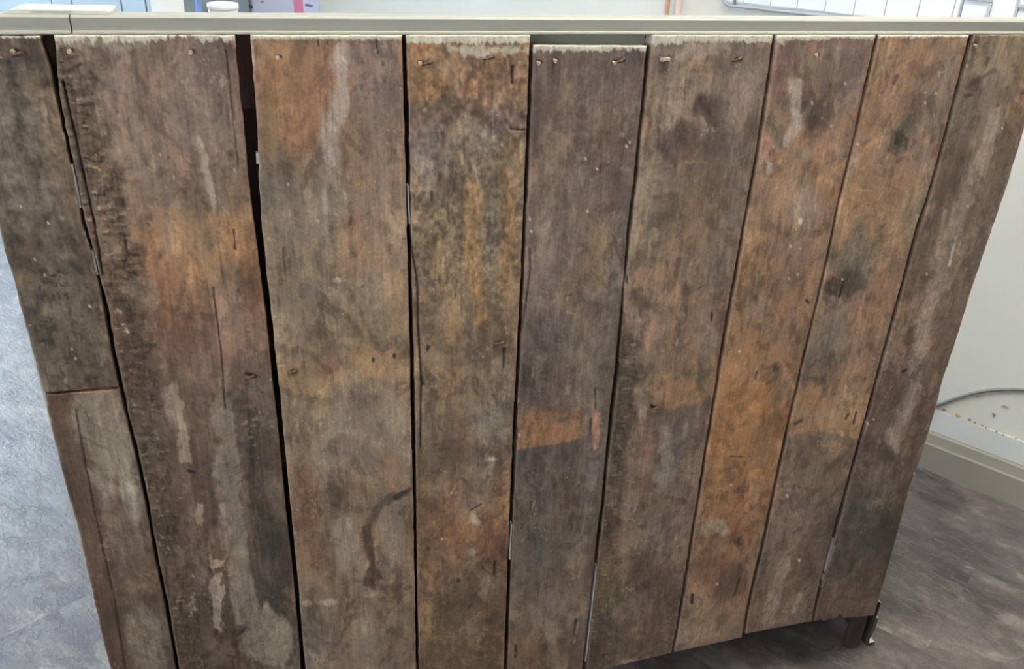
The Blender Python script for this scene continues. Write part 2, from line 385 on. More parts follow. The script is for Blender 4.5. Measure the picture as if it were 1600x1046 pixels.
        s.h += g*.0011+(fbm(X*300, Z*230, q+7, 2)-.5)*.0004
        s.clouds(.16, .8)
        # dust flecks and pits
        f = vnoise(X*330, Z*250, q+1)*vnoise(X*60, Z*30, q+4); s.mixin(sst(.62, .78, f), (156, 142, 126), .4)
        f = vnoise(X*520, Z*400, q+5)*vnoise(X*170, Z*130, q+3); s.mixin(sst(.80, .90, f), (190, 178, 164), .55)
        f = vnoise(X*420, Z*260, q+6)*vnoise(X*120, Z*90, q+2); m = sst(.80, .90, f); s.mixin(m, (42, 32, 28), .6); s.h -= m*.0005

def wood_material():
    m = bpy.data.materials.new('weathered_planks'); m.use_nodes = True; nt = m.node_tree; N = nt.nodes.new; L = nt.links.new
    b = nt.nodes['Principled BSDF']; at = N('ShaderNodeAttribute'); at.attribute_name = 'stain'
    tc = N('ShaderNodeTexCoord'); mp = N('ShaderNodeMapping'); mp.inputs['Scale'].default_value = (420, 60, 26); L(tc.outputs['Object'], mp.inputs[0])
    n = N('ShaderNodeTexNoise'); n.inputs['Scale'].default_value = 1; n.inputs['Detail'].default_value = 4; n.inputs['Roughness'].default_value = .6; L(mp.outputs[0], n.inputs[0])
    n2 = N('ShaderNodeTexNoise'); n2.inputs['Scale'].default_value = 330; n2.inputs['Detail'].default_value = 3; L(tc.outputs['Object'], n2.inputs[0])
    ad = N('ShaderNodeMath'); ad.operation = 'ADD'; L(n.outputs[0], ad.inputs[0]); L(n2.outputs[0], ad.inputs[1])
    mr = N('ShaderNodeMapRange'); mr.inputs[1].default_value = .6; mr.inputs[2].default_value = 1.4; mr.inputs[3].default_value = .68; mr.inputs[4].default_value = 1.30; L(ad.outputs[0], mr.inputs[0])
    mx = N('ShaderNodeVectorMath'); mx.operation = 'SCALE'; L(at.outputs['Color'], mx.inputs[0]); L(mr.outputs[0], mx.inputs['Scale']); L(mx.outputs[0], b.inputs['Base Color'])
    b.inputs['Roughness'].default_value = .62; b.inputs['Specular IOR Level'].default_value = .35
    bp = N('ShaderNodeBump'); bp.inputs['Strength'].default_value = .5; bp.inputs['Distance'].default_value = .0009; L(ad.outputs[0], bp.inputs['Height']); L(bp.outputs[0], b.inputs['Normal'])
    return m
M["wood"] = wood_material()
ZB = onY(1160, 998)[2]                          # planks end a little above the floor

cup = empty('cupboard', (.3, .22, 0), 'old cupboard turned back to front, showing nine upright weathered planks under a sage painted rail', 'cupboard')
CUPOFF = Vector((.3, .22, 0))
def child(o, parent=cup):
    o.parent = parent; o.matrix_parent_inverse = Matrix.Translation(-CUPOFF) if parent is cup else Matrix.Identity(4); return o

TH = .018
NAILLIST = ((0, 20, 78, 'head'), (0, 27, 84, 'bent'), (2, 109, 78, 'head'), (2, 298, 80, 'head'), (3, 433, 88, 'head'), (4, 655, 97, 'head'), (4, 668, 98, 'bent'), (4, 763, 90, 'bent'), (5, 840, 97, 'head'), (5, 866, 93, 'head'), (5, 959, 97, 'head'), (5, 968, 95, 'bent'),
                     (6, 1038, 92, 'flat'), (6, 1151, 93, 'bent'), (7, 1272, 84, 'head'), (3, 456, 580, 'bent'), (2, 391, 588, 'bent'), (9, 1523, 70, 'head'), (6, 1021, 638, 'bent'), (4, 781, 535, 'bent'))
NAILS = {}
for _i, _a, _b2, _k in NAILLIST: NAILS.setdefault(_i, []).append((_a, _b2))
def plank(left, right, top, bot, painter, seed, label, jag=None, dy=0.):
    """left/right/top/bot: edge outlines; the plank is a dense sheet with real relief, sides and back"""
    lw = np.array([onY(*p)[[0, 2]] for p in left]); rw = np.array([onY(*p)[[0, 2]] for p in right])
    lw = lw[np.argsort(lw[:, 1])]; rw = rw[np.argsort(rw[:, 1])]
    wid = abs(rw[:, 0].mean()-lw[:, 0].mean()); hgt = top[0]-bot[0]
    nu = max(12, int(wid/.0012)); nv = max(12, int(hgt/.0015))
    u = np.linspace(0, 1, nu)[None, :]; v = np.linspace(0, 1, nv)[:, None]
    tz = np.interp(u, [0, 1], top); bz = np.interp(u, [0, 1], bot)
    if jag is not None: bz = bz+jag(u)
    tz = tz+(fbm(u*18+seed, u*0, seed)-.5)*.0012; bz = bz+(fbm(u*22+seed, u*0, seed+2)-.5)*.002
    Z = tz*(1-v)+bz*v
    XL = np.interp(Z, lw[:, 1], lw[:, 0]); XR = np.interp(Z, rw[:, 1], rw[:, 0])
    XL = XL+(fbm(Z*90, Z*0+seed, seed, 3)-.5)*.0016; XR = XR+(fbm(Z*90, Z*0+seed+9, seed+4, 3)-.5)*.0016
    XL = XL+.0008; XR = XR-.0009
    U = np.broadcast_to(u, Z.shape); X = XL*(1-U)+XR*U
    px, py = project(X, np.zeros_like(X), Z)
    P = Paint(X, Z, px, py, seed); P.u = U; P.base = None
    painter(P)
    for (nx, ny) in NAILS.get(seed-1, []): P.blob(nx+2.5, ny+.5, 5, 3.2, (48, 34, 28), .75, .5, .3, 8, 0, -.0008)  # shallow hollow at each nail, its shadow painted dark
    lum = (P.c*np.array([.3, .55, .15])).sum(-1, keepdims=True); P.c = lum+(P.c-lum)*.86
    # worn, slightly rounded arrises, with a pale edge highlight painted in
    ew = np.minimum(X-XL, XR-X); edge = 1-sst(0, .0032, ew); P.mixin(edge*(.35+.65*fbm(Z*60, X*8, seed+8)), (150, 136, 120), .38)
    te = Z-bz; edge = np.maximum(edge, 1-sst(0, .003, te))
    P.h -= edge**2*.0014
    Y = dy-P.h
    n = nu*nv; idx = np.arange(n).reshape(nv, nu)
    # border loop for the sides, plus the flat back
    loop = np.concatenate([idx[0, :], idx[1:, -1], idx[-1, -2::-1], idx[-2:0:-1, 0]])
    co = np.stack([X, Y, Z], -1).reshape(-1, 3); bl = co[loop].copy(); bl[:, 1] = dy+TH
    co = np.concatenate([co, bl]); nb = len(loop)
    q = np.stack([idx[:-1, :-1], idx[1:, :-1], idx[1:, 1:], idx[:-1, 1:]], -1).reshape(-1, 4)
    bi = n+np.arange(nb); sd = np.stack([loop, np.roll(loop, -1), np.roll(bi, -1), bi], -1)
    faces = np.concatenate([q, sd]); nf = len(faces)
    me = bpy.data.meshes.new('plank'); me.vertices.add(len(co)); me.vertices.foreach_set('co', (co-np.array(CUPOFF)).astype(np.float32).ravel())
    nl = nf*4+nb; me.loops.add(nl); me.loops.foreach_set('vertex_index', np.concatenate([faces.ravel(), bi[::-1]]).astype(np.int32))
    me.polygons.add(nf+1); me.polygons.foreach_set('loop_start', np.concatenate([np.arange(nf)*4, [nf*4]]).astype(np.int32))
    sm = np.zeros(nf+1, bool); sm[:len(q)] = True; me.polygons.foreach_set('use_smooth', sm)
    me.update(calc_edges=True)
    ca = me.color_attributes.new('stain', 'FLOAT_COLOR', 'POINT')
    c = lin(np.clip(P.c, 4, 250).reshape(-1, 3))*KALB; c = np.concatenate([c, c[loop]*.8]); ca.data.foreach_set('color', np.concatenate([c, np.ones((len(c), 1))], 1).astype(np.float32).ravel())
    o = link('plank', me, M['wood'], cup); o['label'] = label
    return o

PAINTC = (172, 172, 158)
def toppaint(P, base, amp=9, seed=0, a=.95):
    """old pale paint that ran over the top ends; ragged along the grain"""
    lim = base-2+(fbm(P.X*260, P.Z*6, P.seed+21, 3)-.5)*2*amp*1.1+(fbm(P.X*700, P.Z*20, P.seed+25, 2)-.5)*2*amp*.8+(fbm(P.X*22, P.Z*3, P.seed+22, 2)-.5)*2*amp
    P.mixin(1-sst(lim-1.2, lim+1.6, P.py), PAINTC, a); P.h += (1-sst(lim-1, lim+1, P.py))*.0003
def streak(P, amt=.25, col=(128, 114, 102), f=60, th=.55, seed=31, z=4):
    n = fbm(P.X*f, P.Z*z, P.seed+seed, 4); P.mixin(np.clip((n-th)*8, 0, 1), col, amt)

def p1(P):   # plank 1 upper: caked grey-brown crust
    P.ramp([(50, (86, 74, 64)), (105, (74, 66, 58)), (200, (86, 76, 64)), (300, (90, 80, 70)), (420, (80, 72, 62)), (520, (76, 68, 58)), (610, (72, 62, 52))])
    P.blob(30, 104, 70, 7, (56, 50, 44), .6); P.blob(25, 300, 40, 60, (98, 88, 76), .5); P.blob(90, 480, 40, 60, (86, 76, 66), .5)
    r = abs(fbm(P.X*42, P.Z*36, 91, 4)-.5); m = (1-sst(.002, .018, r))*sst(.45, .6, fbm(P.X*12, P.Z*8, 92)); P.mixin(m, (46, 40, 34), .6); P.h -= m*.0010
    r = fbm(P.X*75, P.Z*70, 55, 4)-.5; P.c *= (1+r*.5)[..., None]; P.h += r*.0020; P.grain(.05, .09); toppaint(P, 62, 4)
    for (x, y) in ((70, 430), (54, 405), (112, 545), (140, 478), (33, 322), (75, 348), (118, 560)): P.speck(x, y, 1.6)
    P.stroke([(66, 614), (130, 610), (186, 604)], 1.6, (130, 78, 48), .8, .5, .5)
def p1b(P):  # plank 1 lower piece
    P.ramp([(605, (84, 70, 60)), (700, (96, 84, 74)), (800, (98, 84, 74)), (900, (82, 68, 58)), (1050, (74, 62, 54))])
    P.stroke([(90, 615), (128, 780), (160, 900), (186, 1046), (195, 1110)], 24, (76, 58, 48), .75, .25, .25, 30)
    P.blob(165, 690, 34, 80, (120, 112, 100), .85, .3); P.blob(205, 770, 12, 50, (138, 130, 118), .7); P.blob(150, 650, 40, 34, (112, 104, 92), .7)
    P.blob(190, 830, 30, 50, (112, 98, 86), .5); P.blob(232, 1010, 28, 50, (112, 104, 92), .7); P.blob(185, 1000, 14, 60, (64, 54, 48), .5)
    P.crack([(118, 640), (140, 760), (162, 862), (178, 930), (196, 1046)], 1.2, .5); P.grain(.10, .06)
    P.stroke([(110, 610), (130, 612), (184, 606)], 2.2, (150, 92, 56), .7, .5, .7)
    P.stroke([(120, 608), (128, 616)], 1.2, (168, 104, 62), .8); P.stroke([(160, 608), (165, 614)], 1.2, (168, 104, 62), .8)
def p2(P):
    P.ramp([(55, (96, 80, 72)), (130, (102, 86, 78)), (250, (104, 88, 76)), (320, (106, 86, 70)), (370, (124, 93, 68)), (430, (122, 92, 68)), (500, (112, 84, 66)), (570, (98, 76, 62)), (620, (82, 68, 58)), (760, (78, 64, 56)), (1050, (74, 61, 52))])
    streak(P, .35, (120, 106, 98), 40, .5, 31, 3); streak(P, .35, (74, 58, 50), 55, .55, 41, 3)
    P.blob(300, 160, 55, 90, (112, 96, 90), .5); P.blob(330, 120, 30, 60, (88, 76, 72), .6); P.blob(340, 260, 30, 60, (104, 86, 76), .5)
    P.blob(300, 390, 80, 46, (142, 106, 74), .85); P.blob(350, 360, 40, 30, (146, 112, 78), .6); P.blob(260, 440, 22, 60, (124, 88, 66), .6)
    P.blob(318, 560, 80, 50, (104, 80, 66), .6); P.blob(245, 510, 18, 30, (98, 72, 58), .6)
    P.blob(318, 275, 7, 55, (146, 130, 120), .7, .5, .9, 12); P.blob(312, 222, 4, 12, (150, 134, 124), .6)
    # saw-ridged rough left margin, ridge highlights and dark furrow lines painted in
    xl = np.interp(P.py, [62, 250, 400, 600, 800, 1046], [98, 132, 160, 194, 232, 284]); wd = np.interp(P.py, [62, 130, 350, 600, 800, 1046], [2, 42, 58, 56, 46, 40])
    m = 1-sst(.75, 1.15, (P.px-xl)/wd+(fbm(P.px/30, P.py/30, 3)-.5)*.8); P.mixin(m, (74, 61, 49), .8)
    rid = fbm(P.px/15+fbm(P.px/30, P.py/30, 9)*2, P.py/5.2, 17, 3); lo = 1-sst(.0, .05, abs(rid-.42)); hi = sst(.64, .74, rid)*sst(.4, .8, vnoise(P.px/5, P.py/3, 4))
    P.mixin(lo*m, (44, 34, 28), .55); P.mixin(hi*m, (142, 122, 98), .7); P.h += m*((rid-.5)*.0024-.0006)
    rv = fbm(P.px/3.4, P.py/16, 27, 3); P.mixin(m*sst(.6, .7, rv), (50, 40, 34), .45); P.h -= m*sst(.6, .7, rv)*.0006
    # lower stains
    P.blob(405, 700, 34, 80, (66, 59, 54), .75); P.blob(430, 880, 26, 110, (58, 52, 47), .8); P.blob(405, 950, 38, 45, (60, 54, 48), .7)
    P.blob(420, 640, 22, 40, (88, 80, 76), .5); P.stroke([(345, 640), (352, 720), (362, 800), (372, 870), (384, 960)], 17, (114, 106, 97), .85, .25, .5, 18)
    P.blob(425, 1005, 44, 48, (120, 112, 100), .88, .2); P.blob(345, 610, 20, 14, (112, 98, 90), .6)
    P.stroke([(272, 612), (280, 650), (290, 690), (296, 718)], 9, (132, 116, 104), .9, .2, .7, 12); P.blob(262, 640, 8, 30, (118, 104, 92), .7, .3)
    P.blob(312, 802, 7, 20, (132, 120, 110), .85, .2, .6, 10); P.blob(348, 796, 4, 12, (130, 118, 108), .8, .2)
    P.blob(332, 868, 9, 13, (134, 122, 112), .9, .15, .7, 9); P.stroke([(338, 900), (342, 930), (344, 975)], 9, (134, 122, 112), .9, .15, .9, 10)
    P.stroke([(388, 650), (392, 720), (398, 800)], 5, (50, 44, 40), .6); P.stroke([(452, 640), (455, 760), (462, 860)], 7, (108, 100, 94), .6)
    P.blob(372, 455, 3, 3, (50, 40, 34), .6); P.knot(252, 398, 7, (84, 64, 50), .6); P.knot(318, 523, 10, (84, 66, 56), .6); P.knot(360, 242, 6, (60, 46, 40), .8); P.knot(340, 690, 6); P.knot(312, 575, 12, (88, 70, 60), .5)
    P.crack([(333, 450), (336, 480), (341, 510), (347, 565), (352, 640)], 1.0, .8); P.crack([(98, 128), (118, 215), (132, 280), (148, 355), (160, 430)], 1.7, 1, .003)
    P.crack([(365, 360), (368, 390)], 1.4, .8); P.crack([(195, 370), (198, 395)], 1.6, .8); P.crack([(385, 585), (397, 589)], 3, .8); P.crack([(353, 78), (362, 160), (372, 260)], .9, .6)
    P.crack([(355, 1025), (365, 1027)], 2, .8); P.crack([(294, 737), (303, 739)], 2, .7)
    P.grain(.09, .05); toppaint(P, 66, 9)
    P.stroke([(90, 70), (170, 72), (230, 68)], 7, (150, 150, 138), .35, .5, .9, 5)
def p3(P):
    P.ramp([(60, (118, 94, 76)), (230, (114, 94, 78)), (300, (112, 98, 82)), (400, (116, 100, 82)), (520, (112, 98, 80)), (600, (122, 102, 82)), (700, (118, 104, 88)), (820, (114, 96, 78)), (900, (110, 94, 78)), (1050, (106, 94, 82))])
    P.blob(455, 150, 60, 90, (126, 94, 68), .8); P.blob(500, 225, 28, 20, (112, 78, 62), .5); P.blob(590, 140, 42, 80, (110, 94, 88), .75); P.blob(590, 290, 45, 80, (110, 90, 76), .5)
    P.blob(435, 290, 30, 50, (88, 80, 72), .6); P.blob(425, 190, 14, 50, (112, 92, 66), .5); P.blob(440, 380, 30, 80, (120, 106, 88), .5)
    P.blob(560, 390, 40, 50, (126, 98, 76), .5); P.blob(520, 420, 20, 30, (138, 112, 86), .5); P.blob(615, 480, 22, 60, (134, 110, 84), .5)
    P.stroke([(534, 80), (532, 130), (528, 170), (518, 210), (522, 250), (524, 330)], 13, (150, 138, 130), .85, .4, .5, 20); P.blob(512, 215, 18, 26, (144, 130, 120), .55); P.blob(528, 320, 14, 60, (128, 114, 96), .6)
    P.blob(527, 438, 7, 5, (178, 160, 146), .9, .3, .3, 8); P.blob(530, 452, 20, 18, (130, 116, 100), .5)
    P.stroke([(436, 552), (500, 552), (560, 548), (640, 534)], 9, (84, 74, 62), .55, .6, .5, 30)
    P.blob(585, 580, 58, 30, (140, 112, 84), .7); P.blob(515, 573, 24, 10, (112, 82, 70), .6); P.blob(470, 605, 30, 24, (134, 108, 80), .6)
    P.stroke([(450, 622), (540, 618), (590, 606), (640, 590)], 7, (90, 78, 64), .55, .6, .5, 30)
    P.blob(560, 640, 60, 40, (128, 116, 102), .5); P.blob(600, 700, 34, 50, (124, 112, 98), .5)
    P.blob(472, 790, 28, 80, (108, 80, 60), .6); P.blob(480, 860, 30, 60, (112, 82, 62), .6); P.blob(560, 765, 30, 40, (112, 86, 68), .5); P.blob(615, 740, 24, 30, (126, 98, 76), .6); P.blob(515, 770, 12, 20, (80, 68, 58), .5)
    P.blob(540, 855, 22, 55, (132, 120, 104), .7); P.blob(615, 830, 26, 40, (124, 112, 94), .6)
    P.stroke([(642, 766), (616, 776), (596, 790), (580, 806), (574, 830)], 6, (74, 63, 54), .6, .6, .6, 14); P.stroke([(641, 765), (618, 778)], 4, (46, 40, 38), .9, .4, .3, 8, -.0006)
    P.stroke([(576, 820), (577, 860), (577, 910)], 6, (64, 48, 40), .9, .5, .5, 14); P.blob(578, 890, 10, 20, (60, 44, 36), .6)
    P.blob(625, 910, 14, 30, (74, 60, 50), .6); P.blob(480, 985, 40, 40, (96, 84, 76), .6); P.blob(570, 1000, 24, 60, (126, 116, 104), .6); P.blob(612, 1010, 16, 40, (92, 80, 70), .6); P.blob(515, 940, 12, 6, (156, 144, 126), .7, .4, .6, 10); P.blob(480, 942, 8, 5, (160, 140, 120), .7)
    P.blob(575, 928, 14, 6, (144, 132, 114), .7)
    P.knot(548, 348, 12, (98, 70, 54), .6); P.knot(560, 790, 14, (98, 78, 62), .5)
    P.crack([(588, 60), (589, 76), (591, 84)], 1.4); P.crack([(497, 62), (497, 72)], 1.2); P.crack([(512, 62), (512, 70)], 1.2); P.crack([(443, 385), (446, 425)], .9, .4)
    for (x, y) in ((583, 562), (616, 556)): P.blob(x, y, 2.6, 4, (36, 26, 24), .95, .3, .2)
    P.blob(598, 99, 3, 4, (52, 32, 26), .95, .3, .3); P.blob(441, 571, 8, 2, (160, 128, 96), .8); P.blob(460, 581, 4, 3, (60, 44, 36), .9)
    for (x, y) in ((606, 202), (616, 204), (604, 223), (450, 287), (497, 344), (475, 252), (420, 372)): P.speck(x, y, 1.5)
    P.blob(476, 250, 6, 14, (140, 124, 108), .5)
    P.grain(.07, .05); toppaint(P, 63, 2)
def p4(P):
    P.ramp([(60, (108, 86, 64)), (140, (108, 84, 62)), (185, (88, 74, 66)), (230, (112, 98, 82)), (330, (118, 102, 82)), (450, (120, 102, 80)), (540, (114, 96, 76)), (640, (104, 88, 72)), (700, (92, 78, 64)), (800, (104, 82, 62)), (900, (102, 80, 62)), (1050, (92, 76, 60))])
    P.blob(680, 100, 38, 50, (122, 94, 64), .6); P.blob(735, 130, 30, 50, (116, 90, 70), .6); P.blob(798, 100, 24, 50, (104, 80, 64), .5); P.blob(685, 165, 50, 22, (78, 66, 58), .7); P.blob(800, 195, 30, 18, (76, 60, 60), .75); P.blob(740, 168, 16, 10, (70, 56, 52), .7)
    P.blob(668, 235, 26, 34, (98, 90, 88), .6); P.blob(660, 270, 16, 30, (124, 116, 110), .5); P.blob(740, 215, 40, 30, (118, 108, 98), .6); P.blob(800, 240, 20, 50, (124, 104, 76), .6)
    P.stroke([(740, 290), (738, 370), (745, 440), (752, 500)], 14, (146, 110, 70), .7, .7, .5, 26); P.stroke([(797, 270), (796, 340), (792, 400), (790, 470)], 9, (140, 106, 70), .65, .7, .5, 26)
    P.stroke([(775, 270), (770, 400), (768, 480)], 9, (100, 90, 80), .5, .7); P.blob(708, 430, 24, 70, (126, 104, 76), .5); P.blob(700, 560, 26, 40, (128, 104, 76), .5)
    P.stroke([(690, 541), (740, 540), (790, 536)], 9, (86, 74, 62), .6, .6); P.stroke([(736, 480), (742, 560), (735, 600)], 9, (92, 82, 74), .6, .6)
    P.blob(668, 585, 16, 18, (86, 72, 58), .7); P.blob(770, 660, 30, 30, (104, 96, 88), .6); P.blob(680, 690, 40, 50, (84, 72, 60), .5)
    P.blob(700, 830, 40, 80, (112, 84, 62), .6); P.blob(750, 770, 24, 40, (98, 86, 76), .5); P.blob(745, 820, 10, 12, (144, 132, 116), .7); P.blob(768, 735, 9, 16, (142, 132, 120), .6); P.blob(768, 718, 8, 3, (164, 150, 134), .8); P.blob(739, 865, 6, 8, (140, 128, 114), .7)
    P.blob(770, 845, 16, 30, (92, 68, 54), .6); P.blob(790, 860, 9, 14, (70, 50, 42), .7); P.blob(762, 910, 8, 26, (122, 104, 84), .6); P.knot(760, 970, 6, (66, 52, 42), .6); P.blob(700, 970, 40, 60, (96, 82, 62), .5)
    P.crack([(637, 330), (642, 380), (652, 440), (654, 520), (658, 590), (657, 700)], 1.5, .9, .0018); P.stroke([(658, 590), (660, 600)], 2.4, (40, 30, 26), .9)
    P.crack([(801, 105), (800, 130)], 2.4, .8); P.crack([(788, 545), (787, 575)], 1.6, .9, .002); P.crack([(669, 543), (668, 548)], 1.8); P.crack([(798, 202), (820, 203)], 1.3, .7); P.crack([(675, 300), (675, 315)], 1.3, .6)
    P.crack([(735, 798), (744, 794), (752, 788)], 1.2, .7); P.crack([(774, 878), (772, 900)], 2.0, .9); P.blob(772, 908, 4, 5, (80, 66, 56), .9); P.crack([(752, 885), (768, 900), (786, 892)], 1.2, .5); P.blob(669, 858, 2.5, 4, (60, 40, 32), .8); P.blob(716, 908, 3, 3, (50, 34, 28), .8)
    for (x, y) in ((790, 512), (792, 520), (705, 770), (690, 842)): P.speck(x, y, 1.6)
    P.grain(.06, .10); r = fbm(P.X*230, P.Z*150, 77, 2)-.5; m = 1-sst(350, 560, P.py); P.c *= (1+r*.5*m)[..., None]; P.h += r*m*.0012
    toppaint(P, 68, 5); P.stroke([(702, 74), (740, 79), (790, 80), (828, 76)], 5, PAINTC, .65, .5, .9, 6)
def p5(P):
    P.ramp([(60, (84, 76, 74)), (160, (86, 76, 73)), (300, (92, 80, 74)), (420, (96, 82, 76)), (540, (92, 80, 74)), (640, (92, 78, 70)), (720, (82, 73, 68)), (850, (80, 72, 66)), (950, (94, 84, 76)), (1050, (96, 80, 66))])
    P.blob(865, 240, 18, 50, (116, 100, 84), .6); P.blob(835, 180, 10, 60, (78, 70, 70), .5); P.blob(930, 280, 22, 60, (84, 74, 72), .5); P.blob(970, 170, 22, 30, (100, 80, 70), .4); P.blob(930, 190, 14, 30, (106, 92, 82), .5)
    P.blob(855, 380, 12, 50, (120, 106, 98), .55); P.blob(935, 400, 18, 50, (112, 94, 72), .6); P.blob(885, 450, 16, 30, (110, 94, 72), .5); P.blob(905, 520, 20, 50, (110, 98, 86), .5); P.blob(860, 600, 26, 60, (84, 74, 72), .5); P.blob(920, 600, 20, 50, (108, 98, 88), .5)
    d = P.py-(704-(P.px-806)*.16+(fbm(P.px/20, P.py/20, 5)-.5)*9); m = (1-sst(-2, 2.5, d))*sst(634, 664, P.py+(fbm(P.px/22, P.py/18, 6)-.5)*40)*(1-sst(895, 925, P.px)); P.mixin(m, (136, 98, 68), .9)
    P.mixin((sst(0, 3, d)*(1-sst(18, 60, d))), (76, 70, 68), .5)
    P.stroke([(932, 648), (931, 668), (930, 688)], 5, (164, 112, 84), .9, .3, .4, 10); P.stroke([(924, 655), (922, 680)], 1.8, (40, 30, 26), .9); P.crack([(930, 610), (931, 640)], 1.6, .7)
    P.blob(925, 745, 10, 30, (112, 104, 98), .6); P.blob(905, 850, 12, 60, (110, 96, 88), .6); P.blob(850, 880, 40, 40, (74, 70, 64), .6); P.blob(860, 950, 30, 40, (106, 94, 88), .6); P.blob(862, 990, 10, 22, (124, 110, 98), .7); P.blob(820, 1030, 22, 26, (104, 82, 62), .7); P.blob(900, 1010, 16, 40, (84, 68, 56), .6); P.blob(882, 840, 26, 14, (66, 60, 56), .5)
    P.blob(880, 697, 6, 6, (80, 60, 46), .6)
    P.crack([(828, 390), (829, 420), (823, 470), (815, 520)], 1.5, .8); P.crack([(901, 970), (898, 1000)], 2.2, .85); P.stroke([(904, 975), (897, 1005)], 2, (144, 128, 108), .6); P.crack([(807, 1010), (806, 1028)], 2, .8)
    P.crack([(885, 464), (892, 462)], 2, .5); P.stroke([(887, 488), (898, 492)], 1.2, (140, 124, 106), .7); P.stroke([(889, 455), (886, 470)], 1.2, (146, 124, 96), .7)
    for (x, y) in ((933, 264), (979, 228), (984, 222), (915, 248), (828, 342), (830, 362), (918, 330), (811, 680)): P.speck(x, y, 1.7)
    P.crack([(831, 785), (829, 800)], 1.3, .6); P.crack([(819, 820), (817, 826)], 1.3, .6); P.crack([(809, 672), (808, 688)], 2, .7)
    P.grain(.07, .06); toppaint(P, 80, 5); streak(P, .2, (118, 104, 94), 120, .58, 44, 10)
def p6(P):
    P.ramp([(55, (112, 94, 82)), (150, (110, 92, 78)), (240, (102, 86, 74)), (300, (112, 96, 80)), (400, (114, 96, 80)), (520, (114, 96, 82)), (600, (112, 94, 76)), (660, (96, 82, 74)), (760, (100, 86, 76)), (880, (96, 80, 68)), (1020, (84, 72, 62))])
    P.blob(1068, 150, 20, 60, (124, 106, 88), .6); P.blob(1112, 170, 30, 22, (70, 58, 52), .75); P.blob(1060, 215, 36, 22, (72, 60, 54), .7, .6, .9, 14); P.blob(1120, 220, 34, 22, (84, 72, 66), .6); P.blob(1160, 150, 14, 80, (112, 96, 90), .5); P.blob(1095, 200, 20, 16, (120, 104, 92), .5)
    P.blob(1015, 290, 18, 70, (126, 110, 88), .6); P.blob(1090, 330, 30, 60, (118, 96, 80), .5); P.blob(1040, 340, 10, 40, (86, 74, 60), .5); P.blob(1135, 380, 16, 90, (104, 92, 88), .5)
    P.blob(1005, 400, 24, 14, (84, 74, 62), .6); P.blob(1006, 480, 24, 20, (76, 64, 52), .7, .5, .9, 10); P.blob(1030, 430, 24, 50, (124, 100, 82), .5); P.stroke([(1056, 440), (1050, 520), (1043, 590)], 6, (136, 108, 80), .6, .6); P.blob(1112, 530, 14, 40, (126, 114, 106), .4)
    P.blob(1020, 540, 26, 40, (122, 98, 80), .5); P.stroke([(1035, 600), (1070, 592), (1110, 582)], 7, (78, 68, 56), .7, .6); P.blob(1075, 620, 40, 24, (132, 102, 74), .75); P.blob(1014, 645, 14, 12, (136, 122, 108), .6); P.stroke([(1024, 644), (1060, 646), (1108, 636)], 7, (84, 72, 62), .7, .6); P.blob(1065, 690, 36, 40, (88, 78, 74), .6)
    xl = np.interp(P.py, [440, 640, 840, 1046], [980, 962, 940, 918]); m = (1-sst(.6, 1.3, (P.px-xl)/30+(fbm(P.px/14, P.py/18, 8)-.5)*1.3))*sst(490, 560, P.py); P.mixin(m, (68, 58, 49), .75)
    rid = fbm(P.px/16, P.py/4.2, 57, 3); P.mixin(m*(1-sst(0, .06, abs(rid-.5))), (40, 33, 28), .6); P.h += m*(rid-.5)*.002; P.mixin(m*sst(.66, .74, rid), (128, 110, 84), .5)
    P.blob(1000, 740, 22, 70, (116, 90, 74), .6); P.blob(1032, 735, 12, 50, (128, 120, 110), .5); P.blob(1020, 730, 10, 8, (80, 68, 56), .6); P.blob(1060, 780, 26, 50, (84, 72, 64), .6); P.blob(995, 860, 26, 60, (108, 90, 74), .6); P.blob(1050, 830, 30, 30, (108, 92, 86), .5); P.blob(950, 900, 20, 40, (104, 90, 62), .5); P.blob(1020, 920, 40, 50, (84, 70, 60), .5); P.blob(1000, 1005, 16, 10, (70, 66, 56), .6); P.blob(985, 1036, 14, 5, (130, 120, 106), .6); P.blob(1000, 960, 20, 30, (108, 88, 76), .4)
    P.knot(1073, 453, 7, (76, 62, 52), .8); P.knot(1095, 155, 6, (60, 46, 40), .8); P.knot(1005, 823, 4, (60, 48, 40), .8); P.knot(1068, 783, 4, (60, 48, 40), .7)
    P.crack([(1018, 635), (1024, 640)], 2.6, .8); P.crack([(1113, 490), (1112, 502)], 1.4, .7); P.stroke([(1059, 530), (1057, 540)], 1.4, (160, 150, 138), .8); P.blob(979, 433, 5, 12, (40, 34, 34), .9, .4, .8, 6); P.stroke([(981, 425), (983, 440)], 1.2, (170, 160, 156), .8); P.crack([(976, 490), (974, 540), (966, 600)], 1.2, .6)
    P.stroke([(1070, 254), (1100, 253)], 2, (140, 122, 98), .4, .5, .9, 5)
    P.grain(.08, .06); toppaint(P, 69, 4); P.stroke([(1020, 74), (1090, 78), (1130, 74)], 12, (150, 146, 136), .35, .5, .9, 5)
